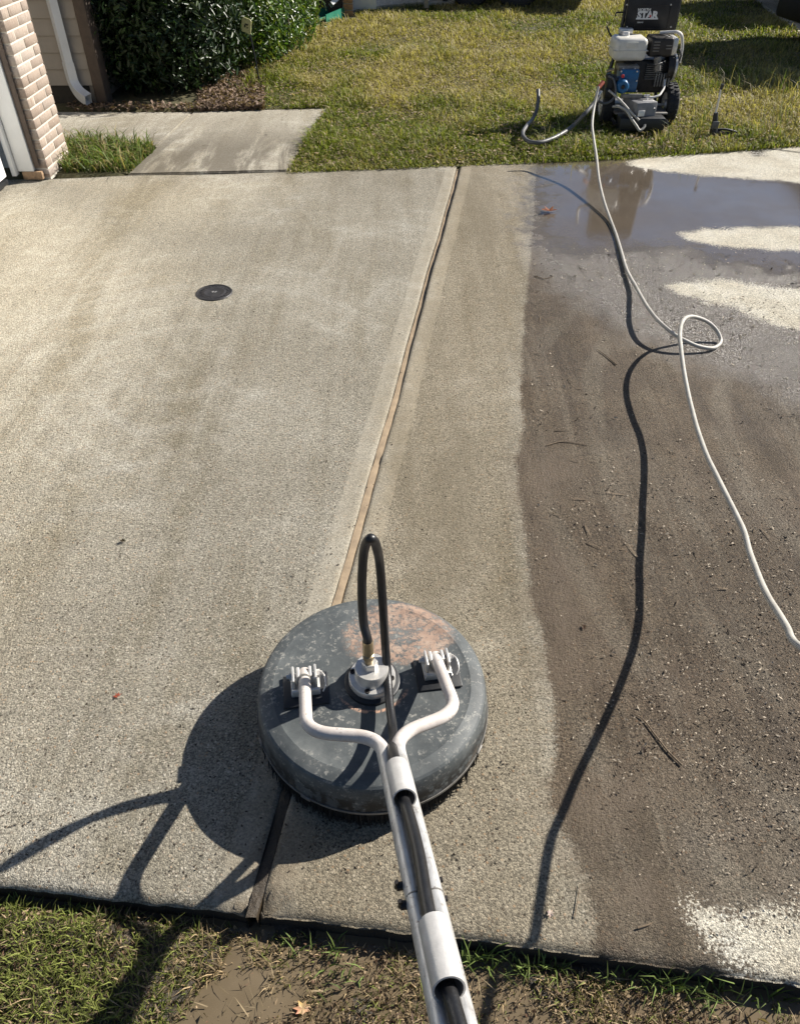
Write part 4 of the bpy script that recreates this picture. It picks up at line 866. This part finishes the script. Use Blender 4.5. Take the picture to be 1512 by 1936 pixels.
# ================================================================== GREY PRESSURE HOSE
hz = [((1131, 163), .45), ((1124, 195), .36), ((1119, 235), .27), ((1122, 262), .215), ((1127, 295), .155), ((1132, 339), .09), ((1142, 382), .04), ((1153, 413), .015), ((1164, 442), .010), ((1173, 471), .012), ((1185, 511), .014), ((1202, 542), .025), ((1214, 564), .048), ((1227, 585), .066), ((1245, 607), .073), ((1262, 622), .069), ((1276, 633), .060), ((1294, 643), .048), ((1319, 654), .028), ((1345, 658), .014), ((1357, 653), .010), ((1362, 642), .014), ((1354, 624), .045), ((1340, 610), .075), ((1324, 602), .100), ((1308, 598), .120), ((1297, 600), .134), ((1289, 609), .150), ((1285, 630), .159), ((1287, 660), .158), ((1293, 705), .145), ((1301, 746), .132), ((1310, 783), .130), ((1319, 815), .137), ((1336, 862), .155), ((1352, 895), .170), ((1371, 933), .190), ((1392, 975), .205), ((1406, 1005), .216), ((1416, 1042), .230), ((1428, 1075), .254), ((1440, 1105), .280), ((1454, 1133), .310), ((1470, 1158), .340), ((1488, 1188), .366), ((1502, 1215), .386)]
HP = [at(*p, z) for p, z in hz] + [Vector((.88, .82, .47)), Vector((.90, .68, .54)), Vector((.88, .46, .62)), Vector((.76, .20, .68)), Vector((.50, -.06, .72)), Vector((.24, -.12, .70))]
h0 = HP[10]
ho = MB().tube([p - h0 for p in HP], .0083, 12, sub=5).build('pressure_hose', M['grey_hose'], None, 60); ho.location = h0
tag(ho, 'pale grey pressure hose looping across the wet driveway', 'hose')

# ================================================================== PRESSURE WASHER
WY0 = 6.45; wo_ = at(1192, 236, 0); WO = Vector((wo_.x, WY0, .012)); pwm = empty('pressure_washer', WO)
tag(pwm, 'petrol pressure washer on two wheels standing in the lawn with blue pump', 'pressure washer')
def wp_(px, py, y): return on_y(px, py, y) - WO
def span(x0, x1, y0, y1, Y, depth):
    """box centre and size covering the photo rectangle on the plane Y, reaching back by depth"""
    a = wp_(x0, y1, Y); b = wp_(x1, y0, Y); c = wp_(x1, y1, Y); w = abs(c.x - a.x); h = abs(b.z - c.z)
    xm = (wp_(x0, (y0 + y1) / 2, Y).x + wp_(x1, (y0 + y1) / 2, Y).x) / 2
    return Vector((xm, Y + depth / 2 - WO.y, (b.z + c.z) / 2)), Vector((w, depth, h))
# frame: base rails, uprights and the handle that carries the panel
fr = MB(); xl_, xr_ = -.205, .205
zt = .98; xo = (on_y(1178, 57, 6.62).x + on_y(1274, 57, 6.62).x) / 2 - WO.x
for s in (-1, 1):
    fr.tube(rounded([(s * .20, -.30, .07), (s * .20, .12, .07), (s * .20, .17, .25), (s * .20 + xo, .20, .60), (s * .198 + xo, .205, zt), (xo, .21, zt + .03)] , .05), .0135, 10)
fr.tube([(-.20, -.30, .07), (.20, -.30, .07)], .0135, 10); fr.tube([(-.20, .02, .07), (.20, .02, .07)], .0135, 10); fr.tube([(-.19 + xo, .19, .66), (.19 + xo, .19, .66)], .010, 8)
fr.build('frame', M['black_paint'], pwm, 50)
c, s_ = span(1150, 1232, 177, 188, 6.24, .42); MB().box((0, -.02, .125), (.40, .46, .012), .004).build('base_plate', M['engine_grey'], pwm)
# panel with lettering
PY = 6.62
pa, pb = wp_(1178, 57, PY), wp_(1274, 57, PY); pt = .93 - WO.z
pc = Vector(((pa.x + pb.x) / 2, PY - WO.y, (pa.z + pt) / 2)); pw_, ph_ = pb.x - pa.x, pt - pa.z
pn = MB().box(pc, (pw_, .022, ph_), .008, seg=2)
pan = pn.build('name_panel', M['black_paint'], pwm)
fbx = MB(); zc = wp_(1226, 31, PY).z; fw, fh = pw_ * .64, .145
for (dx, dz, sx, sz) in ((0, fh / 2, fw, .003), (0, -fh / 2, fw, .003), (fw / 2, 0, .003, fh), (-fw / 2, 0, .003, fh)): fbx.box((pc.x + dx + .005, pc.y - .0125, zc + dz), (sx, .003, sz))
fbx.build('panel_border', M['engine_dark'], pan)
def text(body, size, x, z, mat, off=.0, ext=.0012, shear=0.0, sx=1.0):
    cu = bpy.data.curves.new('lettering', 'FONT'); cu.body = body; cu.size = size; cu.align_x = 'CENTER'; cu.align_y = 'CENTER'; cu.extrude = ext; cu.offset = off; cu.resolution_u = 3; cu.materials.append(mat)
    o = bpy.data.objects.new('lettering', cu); C.objects.link(o); me = bpy.data.meshes.new_from_object(o); bpy.data.objects.remove(o); o = link('lettering', me, None, pan); o.rotation_euler = (math.pi / 2, 0, 0); o.scale = (sx, 1, 1); o.location = (x, pc.y - .0135, z); return o
tx = wp_(1222.5, 30, PY).x
text('STAR', .062, tx, wp_(1222, 27.5, PY).z, M['white_print'], .0035, sx=1.05)
text('NORTH', .026, wp_(1217, 17, PY).x, wp_(1217, 17.5, PY).z, M['white_print'], .0009, sx=1.05)
MB().box((tx, pc.y - .0135, wp_(1222, 34, PY).z), (.165, .002, .0085)).build('print_bar', M['white_print'], pan)
text('3000 PSI', .013, wp_(1209, 41, PY).x, wp_(1209, 41, PY).z, M['white_print'], .0, sx=1.0)
# red star set in the letter A
sm = MB(); vs = []
for i in range(10):
    a = math.pi / 2 + i * math.pi / 5; rr = .012 if i % 2 == 0 else .005; vs.append((tx + .022 + rr * math.cos(a), pc.y - .0155, wp_(1222, 29, PY).z + rr * math.sin(a)))
sm.add(vs + [(v[0], v[1] + .002, v[2]) for v in vs], [tuple(range(10))] + [(i, (i + 1) % 10, 10 + (i + 1) % 10, 10 + i) for i in range(10)]); sm.build('star_emblem', M['red_print'], pan)
# handle cross bar above the panel, hooks at the left
MB().tube([(-.19 + xo, .205, .955), (.19 + xo, .205, .955)], .013, 10).build('handle_bar', M['rubber'], pwm)
hk = MB().tube(rounded([wp_(1179, 22, PY), wp_(1164, 23, PY), wp_(1163, 30, PY)], .01), .0055, 8).build('hose_hook', M['black_paint'], pwm)
MB().tube(rounded([wp_(1181, 56, PY), wp_(1172, 57, PY), wp_(1168, 70, PY), wp_(1157, 70, PY), wp_(1152, 62, PY), wp_(1147, 49, PY)], .02), .0065, 8).build('hose_hook', M['black_paint'], pwm)
# fuel tank
c, s_ = span(1162, 1224, 72, 116, 6.30, .21)
tk = MB(); tk.box(c, s_, .035, seg=4); tank = tk.build('fuel_tank', M['tank_white'], pwm, 60)
tk = MB(); tk.box(c + Vector((0, -.0015, -.004)), (s_.x + .006, s_.y + .006, .005), .002); tk.box(c + Vector((.0, -s_.y / 2, .035)), (.085, .006, .034), .003); tk.build('tank_seam', M['tank_white'], tank)
MB().lathe([(.030, 0), (.031, .012), (.026, .026), (0, .028)], 20, c + Vector((-.03, .02, s_.z / 2 - .002))).build('fuel_cap', M['steel'], tank)
tk = MB(); tk.box(c + Vector((-.02, .07, s_.z / 2 + .02)), (.10, .05, .035), .006); tk.build('fuel_valve', M['alu'], tank)
# air filter with slots, recoil housing, guard
c, s_ = span(1229, 1273, 70, 108, 6.33, .17); af = MB().box(c, s_, .02, seg=3).build('air_filter', M['engine_dark'], pwm, 60)
for k in range(4): MB().box(c + Vector((-.04, -s_.y / 2 - .001, .035 - k * .019)), (.045, .004, .006), .001).build('vent_slot', M['engine_grey'], af)
for k in range(2): MB().box(c + Vector((.05, -s_.y / 2 - .001, .012 - k * .019)), (.040, .004, .006), .001).build('vent_slot', M['engine_grey'], af)
MB().tube(rounded([wp_(1247, 61, 6.42), wp_(1281, 59, 6.42), wp_(1289, 66, 6.42), wp_(1290, 88, 6.42), wp_(1284, 118, 6.42)], .03), .011, 10).build('guard_bar', M['steel'], pwm)
c, s_ = span(1270, 1281, 72, 105, 6.40, .16); MB().box(c, s_, .008).build('shroud_edge', M['alu'], pwm)
rc = wp_(1270, 127, 6.42); Mx = Matrix.Rotation(math.pi / 2, 3, 'Y')
MB().lathe([(.0, .035), (.03, .034), (.055, .030), (.078, .018), (.085, .0), (.085, -.05)], 32, rc, Mx).build('recoil_cover', M['engine_dark'], pwm)
MB().lathe([(.084, -.012), (.090, -.010), (.090, .004), (.084, .006)], 32, rc + Vector((.01, 0, 0)), Mx).build('recoil_ring', M['alu'], pwm)
MB().cyl(wp_(1243, 106, 6.33), wp_(1242, 133, 6.33), .026, 16).build('muffler_tube', M['engine_grey'], pwm)
MB().tube(spline([wp_(1284, 92, 6.40), wp_(1287, 104, 6.38), wp_(1282, 116, 6.37), wp_(1276, 120, 6.37)], 4), .007, 8).build('choke_lever', M['black_plastic'], pwm)
# engine block with cooling fins
c, s_ = span(1172, 1268, 112, 178, 6.38, .28); eng = MB().box(c, s_ * .94, .02).build('engine_block', M['engine_dark'], pwm)
fn = MB()
for k in range(8): fn.box(c + Vector((.05, -s_.y / 2 - .006, .09 - k * .014)), (.12, .02, .005), .001)
fn.build('cooling_fin', M['engine_grey'], eng)
c, s_ = span(1170, 1208, 124, 134, 6.27, .10); MB().box(c, s_, .006).build('gear_case', M['engine_grey'], pwm)
# pump
c, s_ = span(1172, 1206, 131, 174, 6.24, .15); pmp = MB().box(c, s_, .012, seg=2).build('pump', M['pump_blue'], pwm)
hc = wp_(1176, 162, 6.20); MyR = Matrix.Rotation(math.pi / 2, 3, 'X')
MB().lathe([(.0, .026), (.018, .026), (.020, .030), (.036, .030), (.046, .020), (.050, .0), (.050, -.09)], 32, hc, MyR).build('pump_head', M['pump_blue'], pmp)
MB().lathe([(0, .034), (.011, .034), (.014, .028)], 16, hc, MyR).build('sight_glass', M['engine_dark'], pmp)
MB().lathe([(0, .02), (.010, .018), (.012, 0)], 16, wp_(1177, 143, 6.20), MyR).build('oil_plug', M['red_print'], pmp)
# unloader, valves and fittings at the left of the pump
u = MB(); u.box(wp_(1154, 158, 6.24), (.07, .07, .12), .012); u.cyl(wp_(1150, 138, 6.24), wp_(1152, 158, 6.24), .020, 12); u.cyl(wp_(1148, 148, 6.22), wp_(1168, 150, 6.22), .016, 12); u.box(wp_(1148, 175, 6.22), (.05, .05, .07), .01)
ul = u.build('unloader_valve', M['black_plastic'], pwm)
MB().cyl(wp_(1146, 134, 6.24), wp_(1160, 130, 6.24), .010, 10).build('brass_fitting', M['brass'], ul)
MB().cyl(wp_(1140, 154, 6.17), wp_(1131, 165, 6.14), .015, 14).build('hose_coupling', M['red_plastic'], pwm)
MB().cyl(wp_(1137, 171, 6.15), wp_(1131, 180, 6.14), .012, 12).build('inlet_coupling', M['alu'], pwm)
MB().tube([wp_(1128, 180, 6.16), wp_(1131, 190, 6.15), wp_(1143, 195, 6.14), wp_(1155, 190, 6.14), wp_(1163, 178, 6.16), wp_(1163, 162, 6.18), wp_(1158, 148, 6.2), wp_(1150, 143, 6.2)], .0085, 10, sub=5).build('bypass_hose', M['dark_grey_hose'], pwm, 60)
MB().tube([wp_(1150, 170, 6.17), wp_(1160, 178, 6.15), wp_(1176, 193, 6.12), wp_(1192, 211, 6.08), wp_(1208, 227, 6.05)], .0082, 10, sub=5).build('chemical_hose', M['grey_hose'], pwm, 60)
MB().tube([wp_(1158, 201, 6.15), wp_(1170, 201, 6.12), wp_(1183, 208, 6.09), wp_(1194, 225, 6.05), wp_(1203, 238, 6.03), wp_(1209, 246, 6.02), wp_(1218, 239, 6.04), wp_(1219, 235, 6.05)], .010, 10, sub=5).build('drain_hose', M['grey_hose'], pwm, 60)
# box, skid and foot
c, s_ = span(1192, 1236, 193, 228, 6.10, .22); bx = MB(); bx.box(c, s_, .012, Matrix.Rotation(.28, 3, 'Z')); bxo = bx.build('battery_box', M['box_grey'], pwm)
MB().tube(rounded([wp_(1214, 191, 6.14), wp_(1237, 190, 6.16), wp_(1236, 205, 6.12)], .02), .007, 8).build('box_strap', M['steel'], bxo)
MB().box((-.02, -.33, .085), (.34, .12, .09), .012).build('front_skid', M['black_plastic'], pwm)
for s in (-1, 1): MB().cyl((s * .14, -.34, .06), (s * .14, -.34, -.015), .02, 12, r2=.026).build('rubber_foot', M['rubber'], pwm)
MB().tube(rounded([wp_(1218, 180, 6.2), wp_(1232, 184, 6.2), wp_(1246, 180, 6.22), wp_(1255, 166, 6.3), wp_(1256, 150, 6.34)], .02), .008, 8).build('brace_bar', M['steel'], pwm)
mb = MB(); mb.cyl(wp_(1217, 180, 6.18), wp_(1228, 180, 6.18), .008, 8); mb.cyl(wp_(1223, 178, 6.18), wp_(1223, 190, 6.16), .006, 8); mb.build('lock_pin', M['alu'], pwm)
# cords, cables, bolts and fins
MB().tube([wp_(1262, 112, 6.40), wp_(1250, 118, 6.30), wp_(1236, 122, 6.27), wp_(1222, 119, 6.28)], .0035, 8, sub=5).build('plug_lead', M['black_hose'], pwm, 60)
MB().tube([wp_(1226, 68, 6.40), wp_(1240, 64, 6.36), wp_(1256, 66, 6.34), wp_(1268, 70, 6.36)], .003, 8, sub=5).build('throttle_cable', M['black_hose'], pwm, 60)
MB().tube([wp_(1282, 118, 6.38), wp_(1276, 134, 6.36), wp_(1264, 142, 6.34)], .003, 8, sub=5).build('pull_cord', M['dark_grey_hose'], pwm, 60)
MB().tube([wp_(1276, 117, 6.37), wp_(1281, 116, 6.37)], .009, 8).build('pull_grip', M['black_plastic'], pwm)
for px1_, py1_ in ((1174, 134), (1204, 134), (1203, 171), (1203, 152)): MB().lathe([(0, .007), (.006, .007), (.006, 0)], 6, wp_(px1_, py1_, 6.235), MyR).build('pump_bolt', M['alu'], pmp, 20)
for px1_, py1_ in ((1185, 8), (1185, 50), (1268, 8), (1268, 50)): MB().lathe([(0, .004), (.005, .003), (.006, 0)], 10, wp_(px1_, py1_, PY - .012), MyR).build('panel_bolt', M['alu'], pan, 20)
for px1_, py1_ in ((1178, 129), (1200, 129)): MB().lathe([(0, .006), (.006, .006), (.006, 0)], 6, wp_(px1_, py1_, 6.265), MyR).build('case_bolt', M['alu'], pwm, 20)
for k in range(6):
    MB().box(wp_(1238 + k * 5, 150, 6.372), (.010, .03, .09), .002).build('cylinder_fin', M['engine_grey'], eng)
MB().box(wp_(1193, 181, 6.20), (.16, .02, .03), .004).build('mount_rail', M['engine_grey'], pwm)
MB().box(wp_(1212, 214, 6.075), (.055, .004, .04), .002, Matrix.Rotation(.28, 3, 'Z')).build('box_label', M['white_print'], bxo)
# wheels
wc = wp_(1261, 202, 6.42); WR = .150
MB().cyl((-wc.x - .02, wc.y, WR - .012), (wc.x, wc.y, WR - .012), .010, 12).build('axle', M['steel'], pwm)
for s in (-1, 1):
    cx_ = wc.x if s > 0 else -wc.x + .02; w_ = empty('wheel', (cx_, wc.y, WR - .012)); w_.parent = pwm
    ty = MB().lathe([(.085, -.03), (.105, -.042), (.130, -.046), (.146, -.036), (.150, -.015), (.150, .015), (.146, .036), (.130, .046), (.105, .042), (.085, .03)], 40, (0, 0, 0), Mx)
    for k in range(26):
        a = 2 * math.pi * k / 26
        for q_ in (-1, 1): ty.box((q_ * .02, .150 * math.cos(a + q_ * .06), .150 * math.sin(a + q_ * .06)), (.026, .016, .010), 0, Matrix.Rotation(a + q_ * .06 - math.pi / 2, 3, 'X'))
    ty.build('tyre', M['rubber'], w_, 40)
    MB().lathe([(.088, -.028), (.080, -.02), (.04, -.012), (.03, -.035), (0, -.035)], 28, (0, 0, 0), Mx).build('rim', M['steel'], w_, 40); MB().lathe([(.088, .028), (.080, .02), (.04, .012), (.03, .035), (0, .035)], 28, (0, 0, 0), Mx).build('rim', M['steel'], w_, 40)

# ================================================================== SUPPLY HOSE and SPRAY GUN on the lawn
sh = [on_y(1133, 182, 6.12), on_y(1120, 197, 6.07), on_y(1104, 216, 6.0), at(1082, 238, .10), at(1062, 252, .085), at(1040, 263, .075), at(1018, 269, .07), at(1000, 267, .07), at(990, 259, .08), at(988, 250, .09), at(995, 238, .10), at(1008, 222, .10), at(1014, 208, .14), at(1017, 190, .19), at(1017, 169, .25)]
o = MB().tube([p - sh[6] for p in sh], .0145, 12, sub=5).build('supply_hose', M['dark_grey_hose'], None, 60); o.location = sh[6]
tag(o, 'dark grey supply hose curving over the grass left of the pressure washer', 'hose')
g0 = at(1352, 262, .0); sg = empty('spray_gun', g0); tag(sg, 'black spray gun propped upright in the grass right of the pressure washer', 'spray gun')
GY = g0.y
def gp(px, py, y=None): return on_y(px, py, GY if y is None else y) - g0
MB().tube([gp(1352, 214), gp(1358, 190), gp(1363, 164)], .0085, 10, r2=.006).build('lance', M['steel'], sg)
MB().tube([gp(1363, 168), gp(1366, 158)], .011, 10).build('nozzle', M['black_plastic'], sg)
b = MB(); b.tube([gp(1348, 250), gp(1351, 232), gp(1353, 212)], .030, 12, r2=.016); b.build('body', M['black_plastic'], sg)
MB().box(gp(1352, 236, GY - .03), (.05, .01, .05), .004).build('label_plate', M['dark_grey_hose'], sg)
MB().tube([gp(1347, 250), gp(1370, 253), gp(1402, 258)], .022, 12, r2=.017).build('grip', M['black_plastic'], sg)
MB().tube(spline([gp(1352, 244), gp(1372, 244), gp(1392, 249)], 3), .008, 8).build('trigger', M['black_plastic'], sg)
MB().box(gp(1362, 261, GY - .02), (.10, .05, .03), .008).build('swivel_block', M['brass'], sg)

# ================================================================== YARD SIGN
p0 = at(494, 167, 0); ys_ = empty('yard_sign', p0); tag(ys_, 'small pale yellow yard sign on a thin stake against the shrub', 'sign')
a = on_y(482, 108, p0.y + .02) - p0; tp = on_y(469, 47, p0.y + .05) - p0
MB().tube([(0, 0, -.05), a, tp], .007, 8).build('stake', M['black_paint'], ys_)
pl = MB(); hs_ = .068; vs = []
Rm = Matrix.Rotation(math.radians(-22), 3, 'Z') @ Matrix.Rotation(math.radians(12), 3, 'Y')
for x_, z_ in ((-.046, -.036), (-.040, -.052), (.038, -.058), (.046, -.05), (.048, .045), (.036, .056), (-.03, .058), (-.044, .046)): vs.append((x_, z_))
V = [tp + Rm @ Vector((x_, -.006, z_)) + Vector((-.012, -.012, .0)) for x_, z_ in vs] + [tp + Rm @ Vector((x_, .0, z_)) + Vector((-.012, -.012, 0)) for x_, z_ in vs]
pl.add(V, [tuple(range(8)), tuple(range(15, 7, -1))] + [(i, (i + 1) % 8, 8 + (i + 1) % 8, 8 + i) for i in range(8)]); plate = pl.build('sign_plate', M['sign_yellow'], ys_)
e = MB(); base = tp + Vector((-.012, -.012, 0))
for dx, dz, w_, h_ in ((.004, .010, .034, .012), (-.012, -.006, .012, .018), (.014, -.012, .012, .010)): e.box(base + Rm @ Vector((dx, -.0075, dz)), (w_, .002, h_), 0, Rm)
e.build('printed_mark', M['black_paint'], plate)

# ================================================================== NEIGHBOURING HOUSE
NY = 11.35; nb = empty('neighbour_house', (-.8, NY, 0)); tag(nb, 'neighbouring white sided house with orange brick pier at the lawn far edge', 'house'); NO = Vector(nb.location)
xe = on_y(646, 20, NY).x
for i in range(9): 
    MB().box((xe - 1.6 - NO.x, -.006 + .003 * (i % 2), .27 + i * .17 + .08), (3.2, .03, .166), .004).build('siding_board', M['white_paint'], nb)
MB().box((xe - 1.6 - NO.x, .10, 1.0), (3.2, .14, 2.0)).build('wall', M['white_paint'], nb)
MB().box((xe - 1.6 - NO.x, .02, .11), (3.22, .08, .30), .004).build('foundation', M['trim_brown'], nb)
obr = bpy.data.materials.new('orange_brick'); 
obr = simple('orange_brick', (.42, .23, .12), .85, 0, .25, 30, .3, 150)
px0, px1 = on_y(650, 30, NY).x, on_y(668, 30, NY).x
bmO = MB().box((0, 0, 0), ((px1 - px0) - .002, .09, .057), .003, seg=1); ob0 = bmO.build('brick', obr); ome = ob0.data; bpy.data.objects.remove(ob0)
for i in range(18):
    o = link('brick', ome, None, nb); o.location = ((px0 + px1) / 2 - NO.x + random.uniform(-.002, .002), -.02, .06 + i * .068)
MB().box(((px0 + px1) / 2 - NO.x, .03, .65), ((px1 - px0) - .012, .16, 1.28)).build('mortar', M['mortar'], nb)
for i in range(3): MB().box((px1 + .12 - NO.x, .20, .07 + .26 + i * .53), (.34, .04, .515), .005).build('garage_panel', M['door_white'], nb)
MB().box((px1 + .95 - NO.x, 1.7, .9), (.06, 2.6, 1.7), .01).build('side_wall', M['siding'], nb)
dpx = on_y(642, 5, NY - .06); dp = MB(); rect_sweep(dp, rounded([(dpx.x, NY - .06, 1.8), (dpx.x, NY - .06, .28), (dpx.x - .05, NY - .13, .20), (dpx.x - .10, NY - .20, .17)], .06, 4), .05, .055)
o = dp.build('downspout', M['gutter_white'], nb, 25); o.location = -NO
sb_ = empty('splash_block', at(622, 37, 0)); tag(sb_, 'green plastic splash tray under the neighbouring downspout', 'splash tray'); so_ = Vector(sb_.location)
A, B = at(651, 24, .03), at(598, 44, .015); dv = (B - A).normalized(); nv_ = Vector((-dv.y, dv.x, 0)); t = MB()
wd_ = .13
sec = [(-1, .10), (-1, .0), (-.94, .0), (-.94, .02), (.94, .02), (.94, .0), (1, .0), (1, .10), (.92, .10), (.88, .03), (-.88, .03), (-.92, .10)]
vs = [];
for (p, ww) in ((A, wd_ * .75), (B, wd_ * 1.1)):
    for a_, z_ in sec: vs.append(p + nv_ * a_ * ww + Vector((0, 0, z_)) - so_)
k = len(sec); t.add(vs, [(i, (i + 1) % k, k + (i + 1) % k, k + i) for i in range(k)] + [tuple(range(k)), tuple(range(2 * k - 1, k - 1, -1))])
t.build('tray', M['green_plastic'], sb_, 30); t = MB(); c1, c2 = A.lerp(B, .2), A.lerp(B, .95); t.tube([c1 - so_ + Vector((0, 0, .035)), c2 - so_ + Vector((0, 0, .035))], .008, 6); t.build('rib', M['green_plastic'], sb_)

# ================================================================== TRAILER beyond the lawn
ta, tb_ = at(889, 13, .0), at(976, 17, .0); tr = empty('utility_trailer', (ta + tb_) / 2); tag(tr, 'dark low trailer with two close wheels parked beyond the lawn', 'trailer'); TO = Vector(tr.location); tdir = (tb_ - ta).normalized(); ang = math.atan2(tdir.y, tdir.x)
tr.rotation_euler = (0, 0, ang); half = (tb_ - ta).length / 2
bd = MB(); bd.box((0, .75, .52), (3.2, 1.4, .08), .01); bd.box((0, .06, .60), (3.2, .05, .16), .006); bd.box((0, 1.45, .60), (3.2, .05, .16), .006); bd.build('bed', M['black_paint'], tr)
for s in (-1, 1):
    for yy, nm in ((.0, 0), (1.5, 1)):
        w_ = empty('wheel', (s * half, yy, .30)); w_.parent = tr
        MB().lathe([(.18, -.08), (.24, -.10), (.285, -.09), (.30, -.05), (.30, .05), (.285, .09), (.24, .10), (.18, .08)], 36, (0, 0, 0), MyR).build('tyre', M['rubber'], w_, 40)
        MB().lathe([(.19, .085), (.18, .06), (.08, .05), (.05, .08), (0, .08)], 28, (0, 0, 0), MyR).build('rim', M['chrome'], w_, 40)
fdr = MB()
for yy in (.0, 1.5): fdr.tube(rounded([(-half - .36, yy, .50), (-half - .2, yy, .66), (half + .2, yy, .66), (half + .36, yy, .50)], .1), .05, 8)
fdr.build('fender', M['black_paint'], tr); MB().tube([(-half - .38, .05, .55), (-half - .36, .02, .0)], .035, 10).build('jack_leg', M['black_paint'], tr)

# ================================================================== PARKED VEHICLES on the right, almost wholly outside the picture
def car(name, loc, rz, label, cat, hood, roof, length, width, paint, rimmat):
    t = empty(name, loc, rz); tag(t, label, cat); b = MB(); hw = width / 2
    # local frame: nose at x = 0, body runs towards +x, y across
    P = [(.04, .20), (.0, .48), (.06, .80), (.30, hood - .08), (1.30, hood), (1.95, roof - .05), (2.4, roof), (length - 1.2, roof), (length - .35, hood + .12), (length - .04, hood - .05), (length, .5), (length - .06, .22)]
    vs = []
    for sy in (-1, 1):
        for x_, z_ in P: vs.append((x_, sy * (hw if z_ <= hood + .13 else hw * .8), z_))
    k = len(P); b.add(vs, [tuple(range(k)), tuple(range(2 * k - 1, k - 1, -1))] + [(i, (i + 1) % k, k + (i + 1) % k, k + i) for i in range(k)])
    body = b.build('body', paint, t, 25)
    MB().box((.05, 0, .30), (.16, width * .98, .24), .05).build('bumper', M['matt_black'], t)
    MB().add([(1.36, -hw * .86, hood + .03), (1.36, hw * .86, hood + .03), (1.93, hw * .74, roof - .08), (1.93, -hw * .74, roof - .08)], [(0, 1, 2, 3)]).build('windscreen', M['glass_dark'], body)
    for sy in (-1, 1):
        MB().box((.20, sy * hw * .74, hood - .26), (.22, .34, .15), .03).build('headlight', M['glass_dark'], t)
        for x_ in (.86, length - .95):
            w_ = empty('wheel', (x_, sy * (hw - .09), .33)); w_.parent = t
            MB().lathe([(.20, -.10), (.28, -.115), (.315, -.10), (.33, -.05), (.33, .05), (.315, .10), (.28, .115), (.20, .10)], 40, (0, 0, 0), MyR).build('tyre', M['rubber'], w_, 40)
            MB().lathe([(.205, sy * -.10), (.19, sy * -.07), (.09, sy * -.06), (.06, sy * -.085), (0, sy * -.085)], 30, (0, 0, 0), MyR).build('rim', rimmat, w_, 40)
    return t
fc = at(1499, 64, .045)
car('parked_truck', (fc.x - .02 - .13, fc.y - .93, .045), math.radians(8), 'black vehicle whose front corner stands at the top right edge of the photo', 'truck', 1.45, 1.95, 4.7, 1.86, M['car_black'], M['dull_steel'])
car('parked_car', (4.88, 11.85, .045), math.radians(6), 'dark car with grey wheel farther back at the top right corner', 'car', 1.30, 1.75, 4.4, 1.80, M['car_black'], M['chrome'])
